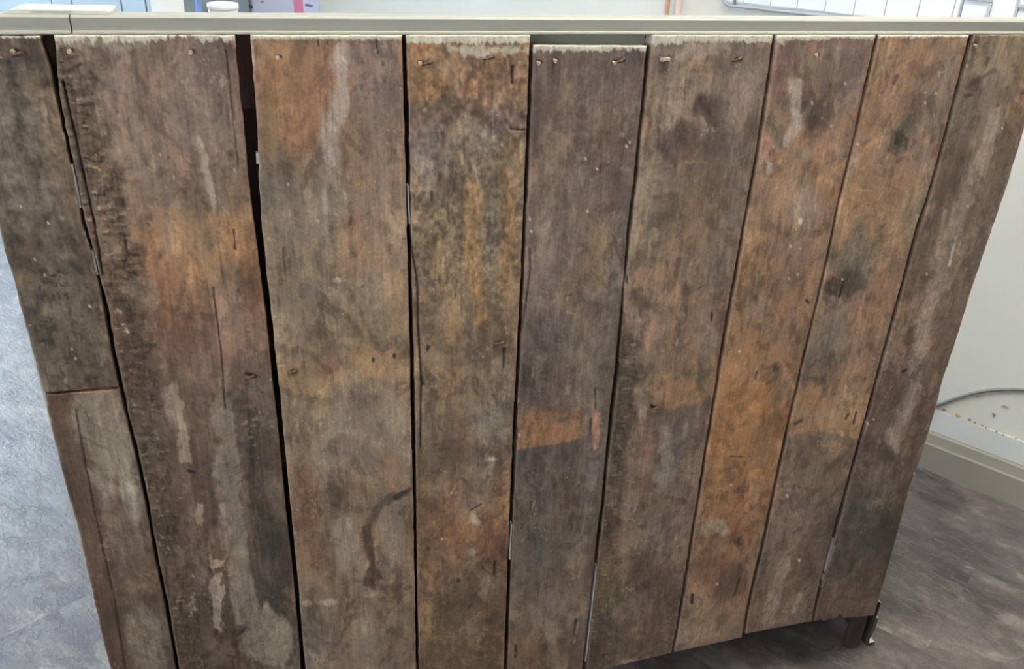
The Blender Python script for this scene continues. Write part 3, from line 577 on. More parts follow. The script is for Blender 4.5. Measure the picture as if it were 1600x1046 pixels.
def p7(P):
    P.ramp([(60, (106, 86, 76)), (130, (110, 88, 74)), (200, (116, 92, 74)), (260, (126, 98, 76)), (340, (122, 98, 80)), (440, (130, 102, 78)), (560, (122, 94, 70)), (660, (132, 96, 66)), (780, (128, 94, 66)), (850, (114, 86, 64)), (900, (102, 76, 60)), (960, (116, 94, 76)), (1020, (112, 94, 78))])
    P.blob(1222, 110, 14, 60, (92, 72, 66), .5); P.stroke([(1257, 70), (1250, 130), (1248, 170)], 6, (132, 112, 88), .5, .6); P.blob(1320, 110, 28, 50, (100, 84, 78), .6)
    P.blob(1270, 172, 32, 18, (76, 64, 54), .8, .5, .8, 16); P.blob(1215, 205, 20, 20, (84, 72, 60), .7, .5, .8, 14); P.stroke([(1247, 135), (1248, 160), (1244, 190), (1238, 210), (1232, 222)], 8, (152, 138, 128), .75, .5, .9, 12); P.blob(1240, 128, 16, 6, (140, 126, 114), .6); P.blob(1201, 262, 5, 9, (168, 158, 150), .8, .4, .7, 8); P.blob(1204, 229, 5, 4, (152, 140, 130), .7); P.blob(1258, 240, 6, 14, (138, 126, 110), .6)
    P.blob(1296, 262, 24, 20, (140, 106, 78), .8); P.blob(1200, 245, 16, 10, (112, 76, 58), .6); P.blob(1260, 330, 34, 46, (122, 106, 92), .5); P.blob(1205, 350, 30, 60, (128, 100, 76), .6); P.blob(1230, 400, 30, 50, (118, 96, 86), .45)
    P.blob(1205, 510, 22, 40, (124, 104, 86), .45); P.blob(1160, 560, 22, 60, (138, 100, 68), .6); P.blob(1225, 600, 22, 20, (92, 74, 60), .6); P.blob(1150, 680, 34, 90, (142, 102, 66), .6); P.blob(1200, 660, 20, 80, (118, 84, 58), .5)
    P.blob(1112, 822, 26, 15, (140, 122, 106), .85, .2, .7, 10); P.blob(1150, 850, 12, 10, (88, 62, 48), .7); P.blob(1120, 900, 44, 26, (96, 70, 56), .6); P.blob(1190, 860, 10, 60, (124, 106, 90), .5); P.blob(1155, 905, 24, 20, (84, 66, 56), .5); P.blob(1100, 990, 40, 16, (124, 106, 88), .6)
    P.knot(1230, 367, 10, (100, 78, 64), .7); P.knot(1213, 577, 8, (64, 56, 46), .85); P.knot(1179, 465, 4, (66, 46, 36), .8); P.knot(1297, 135, 7, (70, 58, 50), .7); P.knot(1154, 849, 6, (80, 58, 46), .8); P.knot(1190, 540, 5, (96, 70, 54), .5)
    P.crack([(1182, 582), (1180, 592)], 2, .7); P.crack([(1140, 713), (1160, 714)], .9, .6); P.crack([(1082, 930), (1081, 942)], 2.4, .9); P.crack([(1260, 470), (1264, 474)], 2, .8); P.crack([(1156, 905), (1148, 930)], 2, .5)
    for (x, y) in ((1270, 83), (1249, 125), (1268, 160), (1250, 388), (1234, 384), (1155, 548), (1232, 435), (1246, 428), (1320, 130), (1142, 757), (1120, 912)): P.speck(x, y, 1.7)
    P.blob(1250, 346, 4, 6, (168, 150, 132), .8); P.stroke([(1190, 280), (1235, 283)], 1.2, (150, 128, 104), .5, .5, .9, 5)
    P.grain(.06, .05); toppaint(P, 63, 3); P.stroke([(1214, 60), (1222, 70)], 7, PAINTC, .7, .5, .8, 6)
def p8(P):
    P.ramp([(55, (120, 98, 78)), (150, (122, 96, 76)), (250, (118, 94, 76)), (330, (120, 98, 76)), (430, (114, 94, 76)), (520, (118, 96, 78)), (600, (122, 98, 78)), (650, (138, 106, 78)), (700, (112, 92, 76)), (800, (100, 84, 74)), (900, (96, 80, 70)), (990, (104, 88, 78))])
    P.blob(1385, 100, 10, 30, (108, 100, 78), .5); P.blob(1440, 110, 30, 50, (124, 94, 72), .5); P.blob(1480, 160, 20, 60, (110, 98, 82), .6); P.blob(1430, 130, 8, 40, (112, 80, 62), .5)
    P.knot(1401, 222, 14, (64, 58, 50), .9); P.blob(1412, 205, 14, 16, (90, 80, 68), .6); P.blob(1400, 216, 8, 7, (62, 56, 50), .6); P.stroke([(1438, 250), (1424, 300), (1405, 370)], 8, (140, 116, 94), .5, .6); P.blob(1345, 218, 6, 8, (130, 116, 96), .6); P.blob(1337, 246, 5, 10, (134, 120, 106), .5)
    P.blob(1395, 300, 34, 40, (122, 92, 70), .6); P.blob(1430, 340, 14, 50, (104, 96, 76), .6); P.blob(1350, 320, 22, 40, (122, 98, 74), .5); P.blob(1435, 340, 5, 5, (150, 134, 118), .6)
    P.blob(1335, 400, 36, 30, (92, 84, 72), .8, .5, .7, 24); P.blob(1335, 435, 26, 18, (70, 62, 54), .8, .5, .7, 16, 20); P.blob(1302, 462, 13, 12, (58, 52, 46), .9, .4, .7, 10); P.blob(1322, 448, 22, 12, (66, 58, 50), .7, .5, .7, 12, -25)
    P.stroke([(1395, 350), (1380, 400), (1362, 450), (1350, 490), (1336, 540), (1320, 600), (1308, 660)], 9, (138, 114, 94), .65, .6, .6, 18)
    P.blob(1292, 540, 26, 50, (106, 98, 88), .75, .5, .5, 28); P.blob(1290, 570, 26, 18, (88, 76, 66), .7); P.blob(1380, 480, 20, 50, (110, 84, 66), .5); P.blob(1270, 600, 18, 14, (92, 82, 70), .6); P.blob(1355, 600, 16, 30, (110, 90, 70), .5); P.blob(1366, 465, 14, 7, (100, 78, 62), .6)
    P.blob(1265, 650, 34, 30, (142, 110, 80), .6); P.blob(1325, 660, 20, 26, (144, 112, 84), .6); P.stroke([(1232, 690), (1280, 686), (1340, 690)], 9, (82, 72, 62), .65, .6, .5, 20); P.blob(1255, 720, 34, 30, (98, 84, 74), .5)
    P.blob(1245, 780, 18, 12, (84, 70, 66), .6); P.blob(1240, 795, 14, 8, (118, 104, 100), .6); P.blob(1210, 860, 14, 44, (84, 74, 66), .5); P.blob(1260, 860, 20, 50, (94, 76, 64), .5); P.stroke([(1222, 880), (1210, 930), (1198, 970)], 9, (128, 114, 104), .75, .3, .5, 14); P.stroke([(1250, 930), (1240, 955)], 4, (136, 124, 114), .7, .4); P.blob(1220, 840, 20, 30, (112, 94, 86), .4)
    P.knot(1392, 91, 4, (88, 64, 52), .7); P.stroke([(1402, 118), (1397, 130)], 3, (66, 48, 40), .8); P.knot(1441, 119, 3, (92, 68, 54), .7); P.knot(1286, 594, 5, (80, 62, 54), .7)
    P.crack([(1318, 440), (1312, 465)], 1.4, .7); P.crack([(1338, 645), (1334, 662)], 2, .8); P.crack([(1243, 663), (1252, 658)], 2.4, .8); P.stroke([(1341, 297), (1362, 298)], 1.3, (168, 144, 122), .6); P.crack([(1322, 655), (1326, 648)], 1.6, .7)
    for (x, y) in ((1316, 436), (1230, 775), (1248, 875), (1340, 225), (1462, 145), (1445, 160)): P.speck(x, y, 1.9)
    P.grain(.07, .05); toppaint(P, 60, 3)
def p9(P):
    P.ramp([(50, (104, 88, 70)), (130, (100, 84, 70)), (200, (94, 80, 66)), (300, (92, 78, 68)), (420, (98, 84, 72)), (520, (98, 82, 72)), (620, (94, 78, 68)), (720, (86, 72, 64)), (780, (76, 66, 58)), (860, (70, 62, 55)), (930, (82, 68, 58)), (970, (86, 70, 60))])
    P.blob(1590, 120, 30, 60, (112, 94, 74), .6); P.blob(1500, 170, 20, 40, (86, 76, 66), .6); P.stroke([(1528, 80), (1520, 130), (1505, 200)], 6, (118, 100, 80), .5, .6)
    P.stroke([(1560, 170), (1545, 220), (1522, 270), (1498, 330), (1480, 390), (1468, 430), (1448, 500), (1436, 560), (1428, 600), (1415, 640), (1400, 672), (1382, 700)], 10, (132, 116, 106), .8, .5, .6, 20)
    P.stroke([(1520, 260), (1500, 330), (1482, 400)], 13, (116, 102, 92), .45, .6, .5, 24); P.stroke([(1478, 330), (1465, 390), (1456, 420)], 3, (146, 130, 106), .5, .6); P.stroke([(1494, 372), (1487, 400), (1484, 415)], 2, (180, 168, 156), .8, .4, .8, 6)
    P.blob(1410, 515, 8, 9, (126, 110, 98), .6); P.blob(1430, 596, 20, 12, (78, 68, 62), .7, .5, .9, 10); P.blob(1480, 500, 16, 60, (86, 72, 66), .5); P.blob(1520, 420, 14, 60, (84, 72, 62), .5); P.blob(1400, 720, 26, 16, (72, 60, 54), .7, .5, .9, 12); P.blob(1375, 740, 20, 20, (110, 96, 88), .4)
    P.blob(1372, 830, 44, 55, (60, 55, 50), .8); P.blob(1340, 800, 24, 40, (72, 66, 60), .6); P.blob(1355, 870, 16, 20, (88, 80, 70), .5); P.blob(1365, 785, 18, 8, (96, 88, 82), .5); P.blob(1395, 890, 14, 50, (56, 50, 44), .6); P.blob(1330, 945, 40, 22, (92, 72, 60), .5)
    P.knot(1523, 133, 11, (66, 50, 42), .85); P.stroke([(1512, 138), (1530, 125), (1542, 116), (1554, 110)], 3.5, (70, 52, 44), .7, .5, .8, 8); P.stroke([(1545, 90), (1541, 102)], 2.4, (58, 42, 34), .8); P.stroke([(1508, 150), (1520, 148)], 2.2, (54, 40, 34), .8); P.knot(1598, 148, 8, (70, 56, 48), .8)
    P.crack([(1411, 582), (1416, 580)], 1.8, .8); P.knot(1352, 725, 6, (66, 54, 48), .7)
    for (x, y) in ((1429, 740), (1365, 655), (1356, 662), (1513, 322), (1566, 200), (1448, 428)): P.speck(x, y, 1.7)
    P.grain(.07, .055); toppaint(P, 55, 2)

zt = lambda x, y: onY(x, y)[2]
ZBo = ZB-.004; ZTP = onY(800, 54, .003)[2]-.0001
E1 = dict(l=[(-82, 45), (-78, 60), (0, 370), (24, 455), (46, 535), (68, 620)], r=[(62, 45), (65, 62), (80, 117), (97, 197), (110, 254), (129, 350), (142, 393), (154, 442), (161, 475), (174, 550), (187, 612)])
E1b = dict(l=[(67, 612), (84, 690), (100, 755), (123, 836), (128, 862), (157, 991), (171, 1046), (200, 1160)], r=[(185, 600), (196, 650), (210, 707), (226, 779), (240, 862), (256, 938), (275, 1046), (296, 1160)])
E2 = dict(l=[(80, 45), (84, 62), (88, 110), (92, 150), (101, 197), (113, 254), (132, 351), (143, 390), (149, 412), (157, 442), (166, 475), (179, 550), (191, 605), (200, 650), (215, 707), (230, 779), (244, 862), (260, 938), (279, 1046), (300, 1160)],
          r=[(367, 45), (368, 62), (374, 120), (380, 180), (386, 240), (392, 310), (398, 350), (407, 420), (417, 500), (424, 570), (434, 660), (440, 720), (448, 800), (457, 880), (466, 980), (471, 1046), (481, 1160)])
E3 = dict(l=[(389, 45), (390, 64), (396, 130), (400, 190), (402, 230), (404, 290), (408, 350), (415, 420), (424, 500), (431, 565), (438, 630), (443, 690), (452, 780), (458, 840), (466, 920), (476, 1046), (486, 1160)],
          r=[(629, 45), (629, 62), (631, 130), (633, 200), (635, 260), (636, 320), (638, 400), (640, 480), (642, 560), (643, 640), (645, 720), (647, 800), (649, 920), (651, 1046), (653, 1160)])
E4 = dict(l=[(634, 45), (634, 64), (636, 130), (639, 200), (640, 260), (641, 320), (642, 400), (644, 480), (646, 560), (648, 640), (649, 720), (650, 800), (652, 920), (654, 1046), (656, 1160)],
          r=[(830, 45), (829, 72), (826, 160), (822, 250), (818, 350), (815, 430), (811, 510), (807, 590), (803, 665), (801, 720), (798, 790), (796, 840), (793, 920), (788, 1046), (783, 1160)])
E5 = dict(l=[(834, 45), (833, 74), (830, 160), (826, 250), (822, 350), (819, 430), (815, 515), (811, 590), (808, 665), (806, 720), (802, 790), (800, 840), (797, 920), (793, 1046), (788, 1160)],
          r=[(1015, 45), (1013, 68), (1006, 140), (999, 210), (991, 290), (981, 365), (977, 430), (970, 500), (962, 580), (955, 640), (947, 720), (941, 790), (934, 840), (928, 900), (919, 980), (911, 1046), (899, 1160)])
E6 = dict(l=[(1020, 45), (1018, 62), (1011, 140), (1003, 210), (995, 290), (986, 365), (980, 415), (975, 440), (974, 500), (967, 580), (960, 640), (951, 720), (945, 790), (938, 840), (932, 900), (923, 980), (916, 1046), (914, 1065)],
          r=[(1211, 45), (1208, 64), (1199, 130), (1189, 195), (1176, 275), (1161, 355), (1148, 430), (1134, 505), (1122, 580), (1112, 645), (1101, 710), (1091, 775), (1081, 835), (1068, 920), (1059, 975), (1050, 1024), (1046, 1050)])
E7 = dict(l=[(1215, 45), (1212, 66), (1203, 130), (1193, 195), (1180, 275), (1165, 355), (1152, 430), (1138, 505), (1126, 580), (1115, 645), (1104, 710), (1094, 775), (1084, 835), (1071, 920), (1062, 975), (1053, 1022), (1049, 1050)],
          r=[(1371, 48), (1368, 62), (1350, 140), (1335, 211), (1322, 264), (1308, 321), (1302, 353), (1290, 410), (1275, 474), (1258, 544), (1241, 618), (1233, 650), (1211, 752), (1188, 862), (1169, 941), (1160, 997), (1156, 1015)])
E8 = dict(l=[(1375, 45), (1371, 66), (1354, 140), (1338, 211), (1325, 264), (1311, 321), (1305, 353), (1293, 410), (1278, 474), (1261, 544), (1245, 618), (1237, 650), (1215, 752), (1192, 862), (1173, 941), (1164, 994), (1160, 1015)],
          r=[(1520, 45), (1516, 55), (1493, 147), (1471, 231), (1448, 314), (1434, 350), (1411, 440), (1391, 511), (1367, 598), (1353, 650), (1326, 748), (1300, 843), (1281, 915), (1269, 972), (1264, 990)])
E9 = dict(l=[(1526, 45), (1523, 53), (1498, 144), (1479, 217), (1454, 308), (1441, 350), (1417, 430), (1397, 507), (1372, 596), (1358, 650), (1331, 745), (1306, 840), (1286, 915), (1272, 972), (1267, 990)],
          r=[(1647, 45), (1644, 55), (1600, 210), (1576, 290), (1555, 350), (1521, 450), (1501, 517), (1474, 598), (1461, 650), (1441, 714), (1422, 767), (1407, 824), (1384, 907), (1367, 963), (1362, 980)])
def jag9(u):
    return np.interp(u, [0, .10, .14, .38, .40, .44, .47, .52, 1], [0, .003, -.001, .004, .012, .010, .001, .0, .0])*1.0
PL = []
PL.append(plank(E1['l'], E1['r'], (ZTP-.002, ZTP-.001), (zt(67, 615), zt(186, 606)), p1, 1, 'dark crusted plank at the far left, upper piece'))
PL.append(plank(E1b['l'], E1b['r'], (zt(67, 619), zt(186, 609)), (ZBo, ZBo), p1b, 2, 'lower left plank piece with a pale grey patch', dy=.001))
PL.append(plank(E2['l'], E2['r'], (ZTP, ZTP), (ZBo, ZBo), p2, 3, 'widest plank with saw-ridged left margin and peeling pale patches'))
PL.append(plank(E3['l'], E3['r'], (ZTP, ZTP), (ZBo-.002, ZBo), p3, 4, 'tan plank with a white streak at the top and a forked dark knot stain', dy=-.001))
PL.append(plank(E4['l'], E4['r'], (ZTP, ZTP), (ZBo, ZBo+.001), p4, 5, 'coarse ochre-brown plank with a dark arch near its top'))
PL.append(plank(E5['l'], E5['r'], (zt(833, 71), zt(1013, 72)), (ZBo, ZBo), p5, 6, 'purplish grey plank set lower, with an orange band', dy=.001))
PL.append(plank(E6['l'], E6['r'], (ZTP, ZTP), (zt(917, 1054), zt(1050, 1021)), p6, 7, 'brown-grey plank with dark rough left edge'))
PL.append(plank(E7['l'], E7['r'], (ZTP-.0003, ZTP), (zt(1053, 1020), zt(1160, 997)), p7, 8, 'warm orange-brown plank with a white scuff near its top', dy=-.0008))
PL.append(plank(E8['l'], E8['r'], (ZTP, ZTP-.0004), (zt(1165, 992), zt(1269, 972)), p8, 9, 'brown plank with a sooty grey patch halfway up'))
PL.append(plank(E9['l'], E9['r'], (ZTP, ZTP), (zt(1272, 973), zt(1367, 963)), p9, 10, 'dark right-hand plank with a long pale streak', jag=jag9, dy=.0005))

# nails, each driven into its plank
def nail(pl, px, py, kind):
    p = onY(px, py)-np.array(CUPOFF); bm = bmesh.new()
    if kind == 'flat':      # hammered-over cut nail lying against the wood
        boxbm(bm, p[0]-.0055, p[0]+.0055, p[1]-.0042, p[1]-.0005, p[2]-.0019, p[2]+.0019, .0008)
        boxbm(bm, p[0]-.0050, p[0]-.002, p[1]-.005, p[1]-.001, p[2]-.0024, p[2]+.0012, .0006)
    elif kind == 'bent':
        tube(bm, [(p[0]-.006, p[1]+.001, p[2]-.002), (p[0]-.003, p[1]-.002, p[2]-.0012), (p[0]+.002, p[1]-.0032, p[2]+.0008), (p[0]+.005, p[1]-.003, p[2]+.002)], [.001, .0014, .0016, .0018], 8)
    else:
        tube(bm, [(p[0], p[1]+.003, p[2]), (p[0], p[1]-.0025, p[2]-.0004), (p[0]+.0004, p[1]-.0038, p[2]-.0012)], [.0011, .0014, .0026], 8)
        boxbm(bm, p[0]-.0016, p[0]+.002, p[1]-.0050, p[1]-.0034, p[2]-.0028, p[2]+.0012, .0007)
        A = random.uniform(-.6, .6); bmesh.ops.rotate(bm, verts=bm.verts, cent=p, matrix=Matrix.Rotation(A, 3, 'Y'))
    o = obj('nail', bm, M['rust'] if kind == 'bent' else M['nail'], pl)
for i, px, py, k in NAILLIST:
    nail(PL[i], px, py, k)

def cbox(name, m, x0, x1, y0, y1, z0, z1, bev=0, label=None):
    bm = bmesh.new(); boxbm(bm, x0, x1, y0, y1, z0, z1, bev)
    for v in bm.verts: v.co -= CUPOFF
    o = obj(name, bm, m, cup)
    if label: o['label'] = label
    return o
XF = onY(1364, 985, .022)[0]
XL_ = onY(0, 370)[0]; XR_ = onY(1500, 520)[0]
zr = onY(800, 27.5, .003)[2]; zlow = onY(800, 54, .003)[2]
# top rail in two lengths butted at the crack, with a small rounded lip along the lower edge
xj = onY(110, 38, .003)[0]
prof = [(.032, zr), (.006, zr), (.0035, zr-.002), (.0045, zlow+.0035), (.0026, zlow+.0025), (.0022, zlow+.0008), (.003, zlow), (.032, zlow)]
for a, b_ in ((XL_-.06, xj-.0007), (xj+.0007, XR_+.05)):
    bm = bmesh.new(); prism(bm, [(p[0]-CUPOFF[1], p[1]) for p in prof], 'x', a-CUPOFF[0], b_-CUPOFF[0]); o = obj('top_rail', bm, M['rail'], cup)
# carcass
xa_ = onY(833, 70)[0]-.002; xb_ = onY(1014, 70)[0]+.003
cbox('rail_cleat', M['rail'], xa_, xb_, TH+.0015, .032, zlow-.045, zlow-.0006)
ZW = 1.033
cbox('worktop', M['cream'], XL_-.03, XR_+.03, .033, .47, ZW-.022, ZW, .003)
zs0 = ZB-.004
cbox('side_panel', M['paint'], XL_-.0030, XL_+.016, TH+.0015, .44, zs0, ZW-.023)
cbox('side_panel', M['paint'], XR_-.016, XR_+.0015, TH+.0015, .44, zs0+.002, ZW-.023)
cbox('front_panel', M['paint'], XL_+.017, XR_-.017, .42, .44, zs0, ZW-.023)
cbox('plinth', M['darkwood'], XL_+.025, XF-.010, .12, .139, 0, zs0-.001)  # set forward to block light and keep the gap under the planks dark
cbox('floor_board', M['darkwood'], XL_+.017, XR_-.017, .05, .42, zs0+.008, zs0+.028)
for (q0, q1) in ((XL_+.017, xa_-.001), (xb_+.001, XR_-.017)):
    cbox('batten', M['redwood'], q0, q1, TH+.002, TH+.024, zlow-.075, zlow-.0008)
for zz in (.60, zs0+.065):           # cross battens the planks are nailed to
    cbox('batten', M['redwood'], XL_+.017, XR_-.017, TH+.002, TH+.024, zz-.045, zz)
xg = onY(386, 140, .03)[0]
cbox('stile', M['redwood'], xg-.022, xg+.012, TH+.026, .06, zs0+.03, ZW-.024)
# white slivers added in the joints as light showing through the cracks
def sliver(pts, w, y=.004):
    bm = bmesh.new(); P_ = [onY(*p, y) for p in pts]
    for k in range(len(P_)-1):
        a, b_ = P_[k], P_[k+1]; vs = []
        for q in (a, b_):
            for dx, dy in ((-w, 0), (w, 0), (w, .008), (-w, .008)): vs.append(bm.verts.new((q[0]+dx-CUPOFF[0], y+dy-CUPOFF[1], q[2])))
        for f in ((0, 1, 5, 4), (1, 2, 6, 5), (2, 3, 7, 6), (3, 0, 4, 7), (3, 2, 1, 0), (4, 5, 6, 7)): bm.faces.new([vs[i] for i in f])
    bmesh.ops.recalc_face_normals(bm, faces=bm.faces[:]); obj('gap_light_sliver', bm, M['white'], cup)
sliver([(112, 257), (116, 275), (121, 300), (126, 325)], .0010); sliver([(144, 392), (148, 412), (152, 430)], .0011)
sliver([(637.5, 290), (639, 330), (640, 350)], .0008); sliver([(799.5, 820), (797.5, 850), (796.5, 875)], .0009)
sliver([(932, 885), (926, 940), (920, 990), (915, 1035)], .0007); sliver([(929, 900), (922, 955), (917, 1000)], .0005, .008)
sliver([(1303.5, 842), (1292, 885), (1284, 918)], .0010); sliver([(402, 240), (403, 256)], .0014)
# bracket feet with a toe that flares outwards, bare dark wood behind and pale paint outside
def foot(xo, s, y0, y1, post=True):
    zt0 = zs0+.001
    
    zl_ = onY(1365, 969, .02)[2]
    pr = [(xo-s*.0030, 0), (xo+s*.013, 0), (xo+s*.0125, .007), (xo+s*.0005, .0075), (xo-s*.001, .016), (xo+s*.001, .030), (xo+s*.003, .034), (xo+s*.0045, zl_-.006), (xo+s*.0045, zl_), (xo-s*.001, zl_+.0005), (xo-s*.001, zt0), (xo-s*.0030, zt0)]
    bm = bmesh.new(); prism(bm, [(p[0]-CUPOFF[0], p[1]) for p in pr], 'y', y0-CUPOFF[1], y1-CUPOFF[1])
    o = obj('foot', bm, M['paint'], cup); o.data.materials.append(M['darkwood'])
    for p in o.data.polygons:
        if p.normal.y < -.9 or p.normal.x*s < -.5: p.material_index = 1
    if post:
        bm = bmesh.new(); cx = onY(1343, 985, .022)[0] if s > 0 else xo+.0225
        pts = [(.0135, 0), (.0155, .004), (.016, .02), (.0158, zt0*.6), (.0155, zt0)]
        lathe(bm, [(0, 0)]+pts+[(0, zt0)], 28, (0, 0, 0))
        for v in bm.verts: v.co = Vector((v.co.x*1.12+cx-CUPOFF[0], v.co.y*.62+y0+.010-CUPOFF[1], v.co.z))
        o = obj('leg', bm, M['darkwood'], cup, smooth=False); o['label'] = 'round dark leg post behind the bracket foot'
foot(XF, 1, .022, .44); foot(XL_+.004, -1, .022, .44)

# ------------------------------------------------------------------ things on the cupboard
def worktop_thing(name, px, pw, ytop, Y, label, cat, prof_fn, m, group=None):
    c = onY(px, ytop, Y); r = abs(onY(px+pw/2, ytop, Y)[0]-c[0]); h = c[2]-ZW
    return c, r, h
c, r, h = worktop_thing('', 347.5, 50, 4, .30, '', '', None, None)
t = empty('storage_pot', (c[0], .30, ZW), 'small white round lidded pot standing on the cupboard, second from the blue bottle side', 'pot')
t['label'] = 'small white lidded pot right of the blue bottle on the cupboard top'
bm = bmesh.new(); lathe(bm, [(0, 0), (r*.86, 0), (r*.93, .004), (r*.95, h*.5), (r*.93, h-.009), (r*.90, h-.0075), (0, h-.0075)], 44); obj('pot_body', bm, M['white'], t, True)
bm = bmesh.new(); lathe(bm, [(0, h-.0072), (r*.98, h-.0072), (r*1.0, h-.004), (r*.97, h-.0005), (r*.86, h), (r*.83, h-.0018), (0, h-.0018)], 44); obj('lid', bm, M['white'], t, True)
c = onY(262, 12, .27); r = abs(onY(288, 12, .27)[0]-c[0])
t = empty('dispenser_bottle', (c[0], .27, ZW), 'wide white cylindrical bottle standing left of the blue bottle', 'bottle')
bm = bmesh.new(); lathe(bm, [(0, 0), (r*.95, 0), (r, .004), (r, .15), (r*.9, .165), (r*.45, .178), (r*.42, .19), (0, .19)], 44); obj('bottle_body', bm, M['white'], t, True)
bm = bmesh.new(); lathe(bm, [(0, .1905), (r*.5, .1905), (r*.5, .21), (r*.35, .214), (0, .214)], 32); obj('cap', bm, M['panelw'], t, True)
c = onY(310, 12, .36)
t = empty('spray_bottle', (c[0], .36, ZW), 'slim blue bottle standing between the two white containers', 'bottle')
r = abs(onY(314.5, 12, .36)[0]-c[0])
bm = bmesh.new(); lathe(bm, [(0, 0), (r*1.0, 0), (r*1.05, .003), (r*1.0, .12), (r*.6, .13), (0, .13)], 28); obj('bottle_body', bm, M['blue'], t, True)
bm = bmesh.new(); lathe(bm, [(0, .1305), (r*.5, .1305), (r*.5, .145), (0, .147)], 24); obj('cap', bm, M['white'], t, True)
# cream lath resting on the rail
a = onY(6, 24, .012); b_ = onY(173, 24, .012); zl = onY(90, 15.5, .010)[2]
t = empty('wood_lath', ((a[0]+b_[0])/2, .02, zr+.0002), 'thin cream painted lath lying on the sage rail at the left end', 'lath')
bm = bmesh.new(); hw = (b_[0]-a[0])/2; hh = max(zl-zr, .004)
prism(bm, [(-hw, 0), (hw, 0), (hw, hh*.6), (hw-.003, hh*.72), (-hw+.012, hh), (-hw+.006, hh*.8)], 'y', -.010, .034); obj('board', bm, M['cream'], t)
bm = bmesh.new(); x0 = onY(48, 20, .010)[0]-t.location.x; x1 = onY(112, 20, .010)[0]-t.location.x; boxbm(bm, x0, x1, -.0104, -.0098, hh*.42, hh*.56)
o = obj('split', bm, M['chip'], t)

# ------------------------------------------------------------------ along the back wall
def wall_u(px, py=15, off=0.): return onW(px, py, off)[0]
# pipes
for (pa, rr, m, lab) in ((1045, .0065, 'copper', 'bare copper pipe running up the white wall, left of the pinkish one'), (1063, .0085, 'pipe_paint', 'pinkish painted pipe running up the wall beside the copper one')):
    u = wall_u(pa, 12, .022)
    t = rthing('copper_pipe' if m == 'copper' else 'painted_pipe', lab, 'pipe', u, .022, .1)
    t.location = rm(u, .03, zsk+.1)
    bm = bmesh.new(); tube(bm, [(0, 0, 0), (0, 0, .8), (0, 0, 2.3)], rr, 16); obj('pipe', bm, M[m], t, True)
    for zz in (.25, 1.2, 2.0):
        bm = bmesh.new(); boxbm(bm, -rr*1.6, rr*1.6, .0, .0295, zz, zz+.015, .001); obj('pipe_clip', bm, M['frame'], t)
# note: local +y of rthing points to the wall
# white grooved boards in a grey rounded metal frame
ua, zp = onW(1126, 7, .02); ub = wall_u(1497, 20, .02)
t = rthing('grooved_wall_panel', 'white panel of narrow upright boards in a grey round-cornered frame on the wall', 'panel', ua, 0, zp)
gx = [wall_u(p, 15, .02)-ua for p in (1130, 1158, 1201, 1243, 1287, 1333, 1382, 1434, 1489)]+[ub-ua]
Wp = ub-ua; Hp = .75; rc = .018
for x0, x1 in zip(gx, gx[1:]):
    bm = bmesh.new(); boxbm(bm, x0+.0007, x1-.0007, -.016, -.0106, .008, Hp-.008, .002); obj('board', bm, M['panelw'], t)
bm = bmesh.new(); boxbm(bm, .004, Wp-.004, -.0105, -.0008, .004, Hp-.004); o = obj('backing', bm, M['panelw'], t)
pts = []
for (cx, cz, a0) in ((rc, rc, 180), (Wp-rc, rc, 270), (Wp-rc, Hp-rc, 0), (rc, Hp-rc, 90)):
    for q in range(5):
        an = math.radians(a0+22.5*q); pts.append((cx+rc*math.cos(an), -.012, cz+rc*math.sin(an)))
pts.append(pts[0]); bm = bmesh.new(); tube(bm, pts, .0042, 8); obj('frame', bm, M['alu'], t, True)
bm = bmesh.new(); xx = wall_u(1147, 3, .02)-ua; boxbm(bm, xx-.004, xx+.003, -.0195, -.015, onW(1147, 7, .02)[1]-zp, .09, .001); obj('dark_clip', bm, M['cable'], t)
# panelled white cupboard door region to the right of it
uc = wall_u(1500, 15, .03)+.004; ud = uc+.50
zd = onW(1548, 26, .03)[1]-.02
t = rthing('wall_cupboard', 'white wall cupboard with framed doors right of the grooved panel', 'cupboard', uc, 0, zd)
bm = bmesh.new(); boxbm(bm, 0, ud-uc, -.030, -.001, 0, .7, .002); obj('body', bm, M['panelw'], t)
xs = [wall_u(p, 15, .035)-uc for p in (1503, 1547, 1585)]
zh = onW(1530, 2, .035)[1]-zd
def ldoor(x0, x1, zlo, ztop):
    bm = bmesh.new(); s = .006
    boxbm(bm, x0, x0+s, -.037, -.0305, zlo, ztop, .001); boxbm(bm, x1-s, x1, -.037, -.0305, zlo, ztop, .001)
    boxbm(bm, x0+s, x1-s, -.037, -.0305, zlo, zlo+s, .001); boxbm(bm, x0+s, x1-s, -.037, -.0305, ztop-s, ztop, .001)
    o = obj('door', bm, M['alu'], t)
    bm = bmesh.new(); boxbm(bm, x0+s, x1-s, -.0335, -.0305, zlo+s, ztop-s); obj('door_panel', bm, M['panelw'], o)
ldoor(.004, xs[1], zh, .69); ldoor(xs[2], ud-uc-.006, zh-.004, .69)
bm = bmesh.new(); boxbm(bm, xs[1]-.005, xs[1]+.001, -.037, -.0305, .014, zh-.0005, .001); obj('edge_strip', bm, M['alu'], t)
bm = bmesh.new(); boxbm(bm, xs[2]+.001, xs[2]+.006, -.037, -.0305, .004, zh-.006, .001); obj('edge_strip', bm, M['alu'], t)
x0 = wall_u(1508, 24, .035)-uc; x1 = wall_u(1538, 24, .035)-uc; z1_ = onW(1520, 21, .035)[1]-zd
bm = bmesh.new(); boxbm(bm, x0, x1, -.0325, -.0305, .004, z1_); obj('lavender_sticker', bm, M['poster'], t)
